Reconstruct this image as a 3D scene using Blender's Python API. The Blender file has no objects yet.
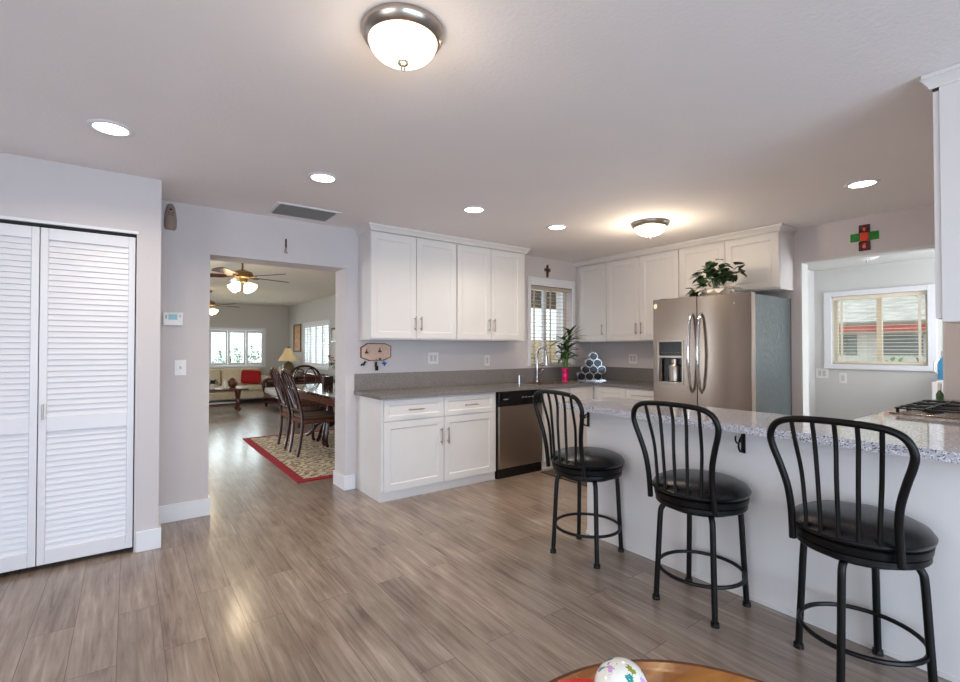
import bpy, bmesh, math, random
from mathutils import Vector, Matrix
random.seed(7)
PI = math.pi
scene = bpy.context.scene
COL = scene.collection

# ------------------------------------------------------------------ camera
CAM_H = 1.31
cd = bpy.data.cameras.new('camera')
cd.sensor_width = 36.0
cd.lens = 36.0 * 479.0 / 960.0
cd.clip_start = 0.02
cam = bpy.data.objects.new('camera', cd)
COL.objects.link(cam)
cam.location = (0, 0, CAM_H)
cam.rotation_euler = (math.radians(90.8425), 0, math.radians(-36.236))
scene.camera = cam

# ------------------------------------------------------------------ world, daylight, exposure
scene.view_settings.view_transform = 'Standard'
scene.view_settings.look = 'None'
scene.view_settings.gamma = 1.0
scene.view_settings.use_curve_mapping = False
scene.view_settings.exposure = 0.0
scene.cycles.use_denoising = True
scene.cycles.max_bounces = 9
scene.cycles.diffuse_bounces = 5
scene.cycles.sample_clamp_indirect = 6.0
w = bpy.data.worlds.new('world'); scene.world = w; w.use_nodes = True
bg = w.node_tree.nodes['Background']
bg.inputs[0].default_value = (0.86, 0.93, 1.0, 1); bg.inputs[1].default_value = 2.2

def area(name, loc, rot, sx, sy, power, color, spread=PI):
    l = bpy.data.lights.new(name, 'AREA'); l.shape = 'RECTANGLE'; l.size = sx; l.size_y = sy
    l.energy = power; l.color = color; l.spread = spread
    o = bpy.data.objects.new(name, l); COL.objects.link(o); o.location = loc; o.rotation_euler = rot
    return o
R90 = PI/2
COOL = (0.80, 0.89, 1.0)
# daylight lamps at the rear glazing and visible windows, plus fill lamps
area('daylight_rear', (0.6, -3.45, 1.25), (R90, 0, 0), 4.2, 2.0, 295, (0.66, 0.78, 1.0))
area('fill_west', (-3.15, -0.6, 1.3), (R90, 0, -R90), 2.6, 1.9, 75, (0.80, 0.88, 1.0))  # fill lamp added outside the unseen west opening
area('fill_dining_west', (-1.7, 7.2, 1.2), (R90, 0, -R90), 2.6, 2.0, 80, COOL)  # added fill lamp for the dining room, its opening is out of view
area('daylight_living_north', (1.85, 13.62, 1.35), (R90, 0, PI), 2.0, 1.0, 70, (0.92, 0.97, 1.0))
area('daylight_living_east', (3.7, 11.05, 1.4), (R90, 0, R90), 1.8, 1.0, 28, (0.92, 0.97, 1.0))
area('fill_laundry_south', (6.0, -0.35, 1.4), (R90, 0, 0), 1.3, 1.6, 66, (0.86, 0.93, 1.0))  # lamp at an unseen south opening, brightens the laundry walls
area('daylight_kitchen_window', (4.28, 4.72, 1.6), (R90, 0, PI), 0.65, 0.9, 5, (0.95, 0.97, 1.0))
sl = bpy.data.lights.new('sun', 'SUN'); sl.energy = 2.2; sl.angle = 0.02; sl.color = (1.0, 0.95, 0.86)
so = bpy.data.objects.new('sun', sl); COL.objects.link(so)
so.rotation_euler = Vector((0.45, 0.35, -0.85)).to_track_quat('-Z', 'Y').to_euler()
so.location = (-4, -4, 8)

# ------------------------------------------------------------------ materials
def lin(c):
    return tuple(((v/255.0)/12.92 if v/255.0 <= 0.04045 else ((v/255.0+0.055)/1.055)**2.4) for v in c) + (1,)
def new_mat(name):
    m = bpy.data.materials.new(name); m.use_nodes = True
    return m, m.node_tree, m.node_tree.nodes['Principled BSDF']
def N(nt, t, **kw):
    n = nt.nodes.new(t)
    for k, v in kw.items(): setattr(n, k, v)
    return n
def mat(name, rgb, rough=0.5, metal=0.0, vary=0.05, scale=8.0, bump=0.0, bscale=60.0, stretch=None,
        emit=None, estr=0.0, coat=0.0, sheen=0.0, trans=0.0, alpha=1.0, spec=0.5):
    m, nt, b = new_mat(name)
    tc = N(nt, 'ShaderNodeTexCoord'); mp = N(nt, 'ShaderNodeMapping')
    nt.links.new(tc.outputs['Object'], mp.inputs[0])
    if stretch: mp.inputs['Scale'].default_value = stretch
    nz = N(nt, 'ShaderNodeTexNoise'); nz.inputs['Scale'].default_value = scale; nz.inputs['Detail'].default_value = 4
    nt.links.new(mp.outputs[0], nz.inputs[0])
    cr = N(nt, 'ShaderNodeValToRGB')
    c = lin(rgb)
    cr.color_ramp.elements[0].position = 0.3; cr.color_ramp.elements[1].position = 0.7
    cr.color_ramp.elements[0].color = tuple(max(0, v*(1-vary)) for v in c[:3]) + (1,)
    cr.color_ramp.elements[1].color = tuple(min(1, v*(1+vary)) for v in c[:3]) + (1,)
    nt.links.new(nz.outputs[0], cr.inputs[0]); nt.links.new(cr.outputs[0], b.inputs['Base Color'])
    b.inputs['Roughness'].default_value = rough; b.inputs['Metallic'].default_value = metal
    b.inputs['Specular IOR Level'].default_value = spec
    b.inputs['Coat Weight'].default_value = coat; b.inputs['Coat Roughness'].default_value = 0.1
    b.inputs['Sheen Weight'].default_value = sheen
    b.inputs['Transmission Weight'].default_value = trans; b.inputs['Alpha'].default_value = alpha
    if emit:
        b.inputs['Emission Color'].default_value = lin(emit); b.inputs['Emission Strength'].default_value = estr
    if bump > 0:
        n2 = N(nt, 'ShaderNodeTexNoise'); n2.inputs['Scale'].default_value = bscale; n2.inputs['Detail'].default_value = 3
        nt.links.new(mp.outputs[0], n2.inputs[0])
        bp = N(nt, 'ShaderNodeBump'); bp.inputs['Strength'].default_value = bump; bp.inputs['Distance'].default_value = 0.01
        nt.links.new(n2.outputs[0], bp.inputs['Height']); nt.links.new(bp.outputs[0], b.inputs['Normal'])
    return m
def floor_mat():
    m, nt, b = new_mat('laminate_planks')
    tc = N(nt, 'ShaderNodeTexCoord'); mp = N(nt, 'ShaderNodeMapping')
    mp.inputs['Rotation'].default_value = (0, 0, R90); mp.inputs['Location'].default_value = (0.0, 0.03, 0)
    nt.links.new(tc.outputs['Object'], mp.inputs[0])
    br = N(nt, 'ShaderNodeTexBrick'); br.offset = 0.37; br.offset_frequency = 2
    br.inputs['Scale'].default_value = 1.0; br.inputs['Brick Width'].default_value = 1.25; br.inputs['Row Height'].default_value = 0.165
    br.inputs['Mortar Size'].default_value = 0.0014; br.inputs['Mortar Smooth'].default_value = 0.2; br.inputs['Bias'].default_value = 0.0
    br.inputs['Color1'].default_value = (0, 0, 0, 1); br.inputs['Color2'].default_value = (1, 1, 1, 1); br.inputs['Mortar'].default_value = (0.5, 0.5, 0.5, 1)
    nt.links.new(mp.outputs[0], br.inputs[0])
    # a per-plank random offset shifts the grain
    ad = N(nt, 'ShaderNodeVectorMath', operation='MULTIPLY_ADD'); ad.inputs[1].default_value = (7, 3, 5)
    nt.links.new(br.outputs['Color'], ad.inputs[0]); nt.links.new(tc.outputs['Object'], ad.inputs[2])
    m2 = N(nt, 'ShaderNodeMapping'); m2.inputs['Scale'].default_value = (26, 1.6, 1)
    nt.links.new(ad.outputs[0], m2.inputs[0])
    n1 = N(nt, 'ShaderNodeTexNoise'); n1.inputs['Scale'].default_value = 1.6; n1.inputs['Detail'].default_value = 7; n1.inputs['Distortion'].default_value = 0.5
    n1.inputs['Roughness'].default_value = 0.62
    nt.links.new(m2.outputs[0], n1.inputs[0])
    m3 = N(nt, 'ShaderNodeMapping'); m3.inputs['Scale'].default_value = (5, 1.8, 1)
    nt.links.new(ad.outputs[0], m3.inputs[0])
    n2 = N(nt, 'ShaderNodeTexNoise'); n2.inputs['Scale'].default_value = 1.3; n2.inputs['Detail'].default_value = 4; n2.inputs['Distortion'].default_value = 0.4
    nt.links.new(m3.outputs[0], n2.inputs[0])
    mx = N(nt, 'ShaderNodeMix'); mx.inputs[0].default_value = 0.38
    nt.links.new(n1.outputs[0], mx.inputs[2]); nt.links.new(n2.outputs[0], mx.inputs[3])
    cr = N(nt, 'ShaderNodeValToRGB'); e = cr.color_ramp.elements
    e[0].position = 0.32; e[0].color = lin((84, 67, 57)); e[1].position = 0.70; e[1].color = lin((178, 161, 148))
    k = e.new(0.44); k.color = lin((126, 108, 96)); k = e.new(0.56); k.color = lin((147, 130, 117))
    nt.links.new(mx.outputs[0], cr.inputs[0])
    hs = N(nt, 'ShaderNodeHueSaturation'); mr = N(nt, 'ShaderNodeMapRange')
    mr.inputs[3].default_value = 0.86; mr.inputs[4].default_value = 1.10
    nt.links.new(br.outputs['Color'], mr.inputs[0]); nt.links.new(mr.outputs[0], hs.inputs['Value']); nt.links.new(cr.outputs[0], hs.inputs['Color'])
    # small knots
    vo = N(nt, 'ShaderNodeTexVoronoi'); vo.inputs['Scale'].default_value = 1.0
    m4 = N(nt, 'ShaderNodeMapping'); m4.inputs['Scale'].default_value = (5.0, 1.4, 1)
    nt.links.new(ad.outputs[0], m4.inputs[0]); nt.links.new(m4.outputs[0], vo.inputs[0])
    k2 = N(nt, 'ShaderNodeMapRange'); k2.inputs[1].default_value = 0.02; k2.inputs[2].default_value = 0.15; k2.inputs[3].default_value = 0.65; k2.inputs[4].default_value = 0.0
    nt.links.new(vo.outputs['Distance'], k2.inputs[0])
    kx = N(nt, 'ShaderNodeMix', data_type='RGBA'); kx.inputs[7].default_value = lin((96, 76, 64))
    nt.links.new(k2.outputs[0], kx.inputs[0]); nt.links.new(hs.outputs[0], kx.inputs[6])
    dk = N(nt, 'ShaderNodeMix', data_type='RGBA'); dk.inputs[7].default_value = lin((84, 68, 58))
    nt.links.new(br.outputs['Fac'], dk.inputs[0]); nt.links.new(kx.outputs[2], dk.inputs[6])
    nt.links.new(dk.outputs[2], b.inputs['Base Color'])
    rr = N(nt, 'ShaderNodeMapRange'); rr.inputs[3].default_value = 0.285; rr.inputs[4].default_value = 0.36
    nt.links.new(n2.outputs[0], rr.inputs[0]); nt.links.new(rr.outputs[0], b.inputs['Roughness'])
    b.inputs['Coat Weight'].default_value = 0.35; b.inputs['Coat Roughness'].default_value = 0.16
    bp = N(nt, 'ShaderNodeBump'); bp.inputs['Strength'].default_value = 0.12; bp.inputs['Distance'].default_value = 0.003
    nt.links.new(mx.outputs[0], bp.inputs['Height']); nt.links.new(bp.outputs[0], b.inputs['Normal'])
    return m
def speckle_mat(name, base, dark, light, rough=0.15, scale=220.0, streak=None):
    m, nt, b = new_mat(name)
    tc = N(nt, 'ShaderNodeTexCoord'); mp = N(nt, 'ShaderNodeMapping')
    nt.links.new(tc.outputs['Object'], mp.inputs[0])
    if streak: mp.inputs['Scale'].default_value = streak
    v = N(nt, 'ShaderNodeTexVoronoi'); v.inputs['Scale'].default_value = scale
    nt.links.new(mp.outputs[0], v.inputs[0])
    cr = N(nt, 'ShaderNodeValToRGB'); cr.color_ramp.interpolation = 'CONSTANT'; e = cr.color_ramp.elements
    sp = N(nt, 'ShaderNodeSeparateColor'); nt.links.new(v.outputs['Color'], sp.inputs[0])
    e[0].color = lin(dark); e[1].position = 0.84; e[1].color = lin(light)
    k = e.new(0.10); k.color = lin(base); k = e.new(0.55); k.color = tuple(x*0.86 for x in lin(base)[:3]) + (1,)
    nt.links.new(sp.outputs[0], cr.inputs[0]); nt.links.new(cr.outputs[0], b.inputs['Base Color'])
    b.inputs['Roughness'].default_value = rough
    return m
def rug_mat():
    m, nt, b = new_mat('oriental_rug_pile')
    tc = N(nt, 'ShaderNodeTexCoord')
    v = N(nt, 'ShaderNodeTexVoronoi'); v.inputs['Scale'].default_value = 4.0; v.distance = 'MANHATTAN'
    n = N(nt, 'ShaderNodeTexNoise'); n.inputs['Scale'].default_value = 7; n.inputs['Detail'].default_value = 1
    nt.links.new(tc.outputs['Object'], v.inputs[0]); nt.links.new(tc.outputs['Object'], n.inputs[0])
    mx = N(nt, 'ShaderNodeMix'); mx.inputs[0].default_value = 0.5
    nt.links.new(v.outputs['Distance'], mx.inputs[2]); nt.links.new(n.outputs[0], mx.inputs[3])
    mu = N(nt, 'ShaderNodeMath', operation='MULTIPLY'); mu.inputs[1].default_value = 5.0
    fr_ = N(nt, 'ShaderNodeMath', operation='FRACT')
    nt.links.new(mx.outputs[0], mu.inputs[0]); nt.links.new(mu.outputs[0], fr_.inputs[0])
    cr = N(nt, 'ShaderNodeValToRGB'); cr.color_ramp.interpolation = 'CONSTANT'; e = cr.color_ramp.elements
    e[0].position = 0.0; e[0].color = lin((204, 190, 164)); e[1].position = 0.9; e[1].color = lin((150, 130, 100))
    k = e.new(0.45); k.color = lin((178, 162, 134)); k = e.new(0.62); k.color = lin((70, 64, 58)); k = e.new(0.74); k.color = lin((196, 180, 152)); k = e.new(0.82); k.color = lin((126, 44, 40))
    nt.links.new(fr_.outputs[0], cr.inputs[0]); nt.links.new(cr.outputs[0], b.inputs['Base Color'])
    b.inputs['Roughness'].default_value = 0.95
    return m
def wood_mat(name, dark, light, rough=0.3, stretch=(18, 18, 1.5), coat=0.2, scale=2.0):
    m, nt, b = new_mat(name)
    tc = N(nt, 'ShaderNodeTexCoord'); mp = N(nt, 'ShaderNodeMapping'); mp.inputs['Scale'].default_value = stretch
    nt.links.new(tc.outputs['Object'], mp.inputs[0])
    n = N(nt, 'ShaderNodeTexNoise'); n.inputs['Scale'].default_value = scale; n.inputs['Detail'].default_value = 6; n.inputs['Distortion'].default_value = 0.6
    nt.links.new(mp.outputs[0], n.inputs[0])
    cr = N(nt, 'ShaderNodeValToRGB'); e = cr.color_ramp.elements
    e[0].position = 0.3; e[0].color = lin(dark); e[1].position = 0.7; e[1].color = lin(light)
    nt.links.new(n.outputs[0], cr.inputs[0]); nt.links.new(cr.outputs[0], b.inputs['Base Color'])
    b.inputs['Roughness'].default_value = rough; b.inputs['Coat Weight'].default_value = coat
    return m
def glass_mat(name, tint=(0.9, 0.95, 0.95), amt=0.12):
    m = bpy.data.materials.new(name); m.use_nodes = True; nt = m.node_tree; nt.nodes.clear()
    o = N(nt, 'ShaderNodeOutputMaterial'); mx = N(nt, 'ShaderNodeMixShader'); mx.inputs[0].default_value = amt
    t = N(nt, 'ShaderNodeBsdfTransparent'); t.inputs[0].default_value = tint + (1,)
    g = N(nt, 'ShaderNodeBsdfGlossy'); g.inputs['Roughness'].default_value = 0.02
    nt.links.new(t.outputs[0], mx.inputs[1]); nt.links.new(g.outputs[0], mx.inputs[2]); nt.links.new(mx.outputs[0], o.inputs[0])
    return m
def steel_mat(name, rgb, rough=0.28, brushed=(1, 1, 90), aniso=0.6):
    m, nt, b = new_mat(name)
    tc = N(nt, 'ShaderNodeTexCoord'); mp = N(nt, 'ShaderNodeMapping'); mp.inputs['Scale'].default_value = brushed
    nt.links.new(tc.outputs['Object'], mp.inputs[0])
    n = N(nt, 'ShaderNodeTexNoise'); n.inputs['Scale'].default_value = 6; n.inputs['Detail'].default_value = 3
    nt.links.new(mp.outputs[0], n.inputs[0])
    r = N(nt, 'ShaderNodeMapRange'); r.inputs[3].default_value = rough*0.96; r.inputs[4].default_value = rough*1.05
    nt.links.new(n.outputs[0], r.inputs[0]); nt.links.new(r.outputs[0], b.inputs['Roughness'])
    b.inputs['Base Color'].default_value = lin(rgb); b.inputs['Metallic'].default_value = 1.0
    b.inputs['Anisotropic'].default_value = aniso; b.inputs['Anisotropic Rotation'].default_value = 0.25
    return m
def floral_mat():
    m, nt, b = new_mat('painted_egg_glaze')
    tc = N(nt, 'ShaderNodeTexCoord')
    v = N(nt, 'ShaderNodeTexVoronoi'); v.inputs['Scale'].default_value = 58
    nz = N(nt, 'ShaderNodeTexNoise'); nz.inputs['Scale'].default_value = 30
    av = N(nt, 'ShaderNodeMix', data_type='RGBA'); av.inputs[0].default_value = 0.015
    nt.links.new(tc.outputs['Object'], av.inputs[6]); nt.links.new(nz.outputs['Color'], av.inputs[7]); nt.links.new(av.outputs[2], v.inputs[0])
    cr = N(nt, 'ShaderNodeValToRGB'); cr.color_ramp.interpolation = 'CONSTANT'; e = cr.color_ramp.elements
    sp = N(nt, 'ShaderNodeSeparateColor'); nt.links.new(v.outputs['Color'], sp.inputs[0])
    e[0].color = lin((236, 232, 222)); e[1].position = 0.93; e[1].color = lin((20, 70, 60))
    for p, c in ((0.60, (38, 140, 138)), (0.70, (204, 158, 206)), (0.80, (236, 232, 222)), (0.86, (150, 150, 50))):
        k = e.new(p); k.color = lin(c)
    nt.links.new(sp.outputs[0], cr.inputs[0]); nt.links.new(cr.outputs[0], b.inputs['Base Color'])
    b.inputs['Roughness'].default_value = 0.08
    return m

M = {}
M['wall'] = mat('wall_paint', (200, 192, 192), 0.7, vary=0.012, scale=2, bump=0.08, bscale=120)
M['wall_cool'] = mat('laundry_wall_paint', (204, 203, 200), 0.7, vary=0.012, scale=2, bump=0.08, bscale=120)
M['wall_living'] = mat('living_wall_paint', (196, 192, 186), 0.7, vary=0.012, scale=2)
M['ceiling'] = mat('ceiling_paint', (236, 230, 230), 0.85, vary=0.01, scale=3, bump=0.18, bscale=70)
M['ceiling_living'] = mat('popcorn_ceiling', (222, 214, 198), 0.9, vary=0.05, scale=30, bump=0.5, bscale=60)
M['trim'] = mat('trim_enamel', (224, 223, 227), 0.35, vary=0.01)
M['floor'] = floor_mat()
M['ground'] = mat('patio_concrete', (180, 176, 168), 0.9, vary=0.1)
M['cab'] = mat('cabinet_lacquer', (215, 210, 208), 0.32, vary=0.01)
M['door'] = mat('louver_door_paint', (222, 219, 222), 0.4, vary=0.01)
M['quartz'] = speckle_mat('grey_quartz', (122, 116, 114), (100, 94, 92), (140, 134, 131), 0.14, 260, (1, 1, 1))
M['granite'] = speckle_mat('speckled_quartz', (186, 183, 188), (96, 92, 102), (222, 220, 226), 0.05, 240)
M['steel'] = steel_mat('brushed_stainless', (160, 146, 134), 0.26, (60, 60, 1), 0.5)
M['steel_side'] = mat('textured_fridge_side', (92, 102, 104), 0.28, metal=0.3, vary=0.05, bump=0.5, bscale=45, stretch=(1, 1, 0.5))
M['dw'] = steel_mat('dishwasher_stainless', (182, 170, 160), 0.32, (60, 60, 1), 0.5)
M['nickel'] = mat('brushed_nickel', (176, 166, 156), 0.28, metal=1.0, vary=0.04)
M['pull'] = mat('cabinet_pull_metal', (168, 152, 138), 0.3, metal=1.0)
M['chrome'] = mat('chrome', (215, 215, 220), 0.1, metal=1.0, vary=0.01)
M['blackmetal'] = mat('black_powdercoat', (9, 8, 9), 0.38, metal=0.0, vary=0.1, spec=0.25)
M['leather'] = mat('black_vinyl', (7, 6, 7), 0.27, spec=0.4, vary=0.1, bump=0.1, bscale=180)
M['black'] = mat('black_plastic', (14, 13, 14), 0.25, vary=0.1)
M['blackmatte'] = mat('black_matte', (9, 9, 10), 0.7)
M['castiron'] = mat('cast_iron', (30, 24, 24), 0.45, metal=0.4)
M['white'] = mat('white_plastic', (228, 224, 222), 0.4, vary=0.01)
M['greyplastic'] = mat('grey_plastic', (160, 158, 156), 0.4)
M['tanplastic'] = mat('taupe_plastic', (140, 122, 110), 0.5)
M['rocker'] = mat('switch_rocker', (196, 192, 190), 0.4)
M['lcd'] = mat('lcd_screen', (110, 158, 164), 0.2)
M['lamp'] = mat('lit_alabaster_glass', (255, 244, 224), 0.3, emit=(255, 236, 208), estr=1.7)
M['can'] = mat('lit_lamp_face', (255, 250, 240), 0.4, emit=(255, 244, 226), estr=9.0)
M['fanlamp'] = mat('lit_fan_glass', (255, 240, 214), 0.4, emit=(255, 226, 180), estr=3.0)
M['brass'] = mat('antique_brass', (128, 106, 70), 0.35, metal=0.9)
M['cherry'] = wood_mat('dark_cherry_wood', (30, 8, 6), (72, 20, 12), 0.2, coat=0.35)
M['walnut'] = wood_mat('walnut_wood', (58, 28, 16), (112, 60, 34), 0.3)
M['honey'] = wood_mat('honey_table_wood', (164, 98, 36), (212, 146, 70), 0.22, stretch=(3, 14, 3), coat=0.6, scale=1.4)
M['rimwood'] = wood_mat('table_rim_wood', (70, 34, 12), (110, 58, 24), 0.3)
M['glass'] = glass_mat('window_glass')
M['glasstop'] = mat('dark_glass_top', (70, 40, 30), 0.04, vary=0.02, coat=1.0)
M['blind'] = mat('tan_blind_slat', (196, 178, 158), 0.5, vary=0.03)
M['blindlight'] = mat('cream_blind_slat', (226, 214, 192), 0.5, vary=0.03)
M['shutter'] = mat('shutter_paint', (226, 226, 226), 0.5, vary=0.01)
M['beige'] = mat('beige_upholstery', (218, 202, 174), 0.9, vary=0.07, scale=14, bump=0.2)
M['tufted'] = mat('striped_cushion', (214, 210, 206), 0.9, vary=0.25, scale=24)
M['red'] = mat('red_cotton', (168, 22, 26), 0.85, vary=0.08)
M['rugred'] = mat('rug_border_red', (150, 24, 36), 0.95, vary=0.08)
M['rug'] = rug_mat()
M['brownseat'] = mat('brown_seat_fabric', (84, 62, 50), 0.7)
M['shade'] = mat('lamp_shade_linen', (214, 186, 142), 0.8, emit=(255, 214, 150), estr=0.12)
M['olive'] = mat('olive_ceramic', (96, 82, 46), 0.3, vary=0.2)
M['leaf'] = mat('green_leaf', (52, 84, 40), 0.4, vary=0.35, scale=12)
M['leafb'] = mat('bamboo_leaf', (70, 112, 44), 0.4, vary=0.3, scale=12)
M['leafdark'] = mat('ivy_leaf', (40, 66, 34), 0.35, vary=0.4, scale=30)
M['pink'] = mat('pink_glass', (226, 12, 110), 0.15, vary=0.15, coat=0.5)
M['cream'] = mat('cream_ceramic', (226, 214, 196), 0.5, vary=0.06)
M['silk'] = mat('white_silk_flower', (246, 240, 236), 0.8, vary=0.08)
M['winedark'] = mat('dark_wine_glass', (16, 14, 18), 0.08)
M['green'] = mat('green_stained_glass', (16, 120, 30), 0.1, vary=0.35, scale=26, coat=0.6)
M['darkred'] = mat('dark_red_stained_glass', (70, 12, 14), 0.12, vary=0.3, scale=30, coat=0.6)
M['orangeglass'] = mat('orange_stained_glass', (214, 62, 30), 0.12, vary=0.25, scale=60, coat=0.6)
M['plaque'] = mat('painted_wooden_plaque', (206, 172, 152), 0.6, vary=0.10, scale=40)
M['blue'] = mat('blue_plastic', (40, 82, 170), 0.4)
M['jugblue'] = mat('detergent_jug_blue', (70, 160, 210), 0.35, vary=0.05)
M['orangefl'] = mat('orange_petals', (216, 84, 48), 0.6, vary=0.3, scale=40)
M['egg'] = floral_mat()
M['art'] = mat('framed_picture_print', (190, 140, 92), 0.5, vary=0.35, scale=9)
M['paper'] = mat('white_mat_print', (226, 222, 214), 0.6, vary=0.1, scale=9)
M['frame'] = mat('brown_frame', (96, 62, 36), 0.4)
M['stucco'] = mat('white_stucco', (232, 226, 216), 0.9, vary=0.06, bump=0.3)
M['shingle'] = mat('grey_shingle', (168, 162, 156), 0.9, vary=0.3, scale=4, stretch=(1, 1, 5))
M['redtrim'] = mat('red_painted_fascia', (176, 66, 42), 0.6)
M['darkbrown'] = mat('dark_brown_timber', (72, 52, 40), 0.7, vary=0.2)
M['fence'] = mat('weathered_fence_boards', (190, 168, 136), 0.8, vary=0.15)
M['windowdark'] = mat('neighbour_window_glass', (120, 132, 128), 0.1)
M['hedge'] = mat('hedge_leaves', (96, 128, 66), 0.7, vary=0.5, scale=10)
M['mat'] = mat('dark_floor_mat', (70, 58, 50), 0.95, vary=0.2, scale=30)
M['redgloss'] = mat('red_lacquer', (220, 40, 30), 0.2)

# ------------------------------------------------------------------ mesh helpers
class MB:
    def __init__(s): s.bm = bmesh.new()
    def box(s, a, b):
        x0, y0, z0 = a; x1, y1, z1 = b
        v = [s.bm.verts.new(p) for p in ((x0,y0,z0),(x1,y0,z0),(x1,y1,z0),(x0,y1,z0),(x0,y0,z1),(x1,y0,z1),(x1,y1,z1),(x0,y1,z1))]
        for f in ((0,3,2,1),(4,5,6,7),(0,1,5,4),(1,2,6,5),(2,3,7,6),(3,0,4,7)): s.bm.faces.new([v[i] for i in f])
        return s
    def obox(s, c, size, rot):
        mtx = Matrix.Translation(Vector(c)) @ rot.to_4x4()
        hx, hy, hz = (q/2 for q in size)
        v = [s.bm.verts.new(mtx @ Vector(p)) for p in ((-hx,-hy,-hz),(hx,-hy,-hz),(hx,hy,-hz),(-hx,hy,-hz),(-hx,-hy,hz),(hx,-hy,hz),(hx,hy,hz),(-hx,hy,hz))]
        for f in ((0,3,2,1),(4,5,6,7),(0,1,5,4),(1,2,6,5),(2,3,7,6),(3,0,4,7)): s.bm.faces.new([v[i] for i in f])
        return s
    def prism(s, pts, d, depth):
        """polygon pts (3D, planar) extruded by vector d*depth"""
        d = Vector(d) * depth
        a = [s.bm.verts.new(Vector(p)) for p in pts]; b = [s.bm.verts.new(Vector(p) + d) for p in pts]
        n = len(pts)
        s.bm.faces.new(a[::-1]); s.bm.faces.new(b)
        for i in range(n): s.bm.faces.new((a[i], a[(i+1) % n], b[(i+1) % n], b[i]))
        return s
    def lathe(s, prof, c=(0,0,0), seg=32, axis='Z'):
        c = Vector(c); rings = []
        for r, z in prof:
            ring = []
            if r < 1e-6:
                ring = [s.bm.verts.new(c + s._ax(0, 0, z, axis))]
            else:
                for i in range(seg):
                    t = 2*PI*i/seg; ring.append(s.bm.verts.new(c + s._ax(r*math.cos(t), r*math.sin(t), z, axis)))
            rings.append(ring)
        for a, b in zip(rings, rings[1:]):
            for i in range(seg):
                j = (i+1) % seg
                if len(a) == 1 and len(b) == 1: continue
                if len(a) == 1: s.bm.faces.new((a[0], b[j], b[i]))
                elif len(b) == 1: s.bm.faces.new((a[i], a[j], b[0]))
                else: s.bm.faces.new((a[i], a[j], b[j], b[i]))
        if len(rings[0]) > 1: s.bm.faces.new(rings[0][::-1])
        if len(rings[-1]) > 1: s.bm.faces.new(rings[-1])
        return s
    @staticmethod
    def _ax(x, y, z, axis):
        return Vector((x, y, z)) if axis == 'Z' else (Vector((x, z, y)) if axis == 'Y' else Vector((z, x, y)))
    def cyl(s, p, q, r, r2=None, seg=16):
        return s.tube([p, q], r, r2, seg)
    def tube(s, pts, r, r2=None, seg=10, closed=False, sy=1.0, radii=None):
        pts = [Vector(p) for p in pts]; n = len(pts); r2 = r if r2 is None else r2
        T = []
        for i in range(n):
            if closed: t = pts[(i+1) % n] - pts[i-1]
            else: t = pts[min(i+1, n-1)] - pts[max(i-1, 0)]
            T.append(t.normalized())
        up = Vector((0, 0, 1)) if abs(T[0].z) < 0.9 else Vector((1, 0, 0))
        nrm = (up - T[0]*up.dot(T[0])).normalized(); rings = []
        for i in range(n):
            nrm = (nrm - T[i]*nrm.dot(T[i])).normalized(); bn = T[i].cross(nrm)
            rr = radii[i] if radii else r + (r2-r)*i/max(1, n-1)
            rings.append([s.bm.verts.new(pts[i] + nrm*rr*math.cos(2*PI*k/seg) + bn*rr*sy*math.sin(2*PI*k/seg)) for k in range(seg)])
        m = n if closed else n-1
        for i in range(m):
            a, b = rings[i], rings[(i+1) % n]
            for k in range(seg):
                j = (k+1) % seg; s.bm.faces.new((a[k], a[j], b[j], b[k]))
        if not closed:
            s.bm.faces.new(rings[0][::-1]); s.bm.faces.new(rings[-1])
        return s
    def ball(s, c, r, sc=(1,1,1), u=16, v=10, rot=None):
        m = Matrix.Translation(Vector(c)) @ (rot.to_4x4() if rot else Matrix.Identity(4)) @ Matrix.Diagonal((r*sc[0], r*sc[1], r*sc[2], 1))
        bmesh.ops.create_uvsphere(s.bm, u_segments=u, v_segments=v, radius=1, matrix=m)
        return s
    def leaf(s, base, d, up, L, W, bend=0.25, fold=0.15):
        base = Vector(base); d = Vector(d).normalized(); up = Vector(up)
        side = d.cross(up)
        side = side.normalized() if side.length > 1e-4 else Vector((1, 0, 0))
        nn = side.cross(d).normalized(); rows = []
        for i, (t, wd) in enumerate(((0, .08), (.2, .7), (.45, 1.0), (.7, .75), (.88, .35), (1, .02))):
            c = base + d*L*t - nn*bend*L*t*t
            rows.append([s.bm.verts.new(c - side*W*wd/2 + nn*fold*W*wd), s.bm.verts.new(c), s.bm.verts.new(c + side*W*wd/2 + nn*fold*W*wd)])
        for a, b in zip(rows, rows[1:]):
            s.bm.faces.new((a[0], a[1], b[1], b[0])); s.bm.faces.new((a[1], a[2], b[2], b[1]))
        return s
    def build(s, name, material, parent=None, bevel=0.0, smooth=True, kind=None, origin=None, label=None, subsurf=0, solid=0.0, segs=2):
        if origin is not None: bmesh.ops.translate(s.bm, verts=s.bm.verts, vec=-Vector(origin))
        bmesh.ops.recalc_face_normals(s.bm, faces=s.bm.faces)
        me = bpy.data.meshes.new(name); s.bm.to_mesh(me); s.bm.free()
        o = bpy.data.objects.new(name, me); COL.objects.link(o); me.materials.append(material)
        if origin is not None: o.location = origin
        if parent: o.parent = parent
        if smooth:
            for p in me.polygons: p.use_smooth = True
            try: me.set_sharp_from_angle(angle=math.radians(38))
            except Exception: pass
        if solid: md = o.modifiers.new('thick', 'SOLIDIFY'); md.thickness = solid; md.offset = 0
        if bevel > 0:
            md = o.modifiers.new('bevel', 'BEVEL'); md.width = bevel; md.segments = segs; md.limit_method = 'ANGLE'; md.angle_limit = math.radians(40)
        if subsurf: md = o.modifiers.new('sub', 'SUBSURF'); md.levels = subsurf; md.render_levels = subsurf
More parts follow.
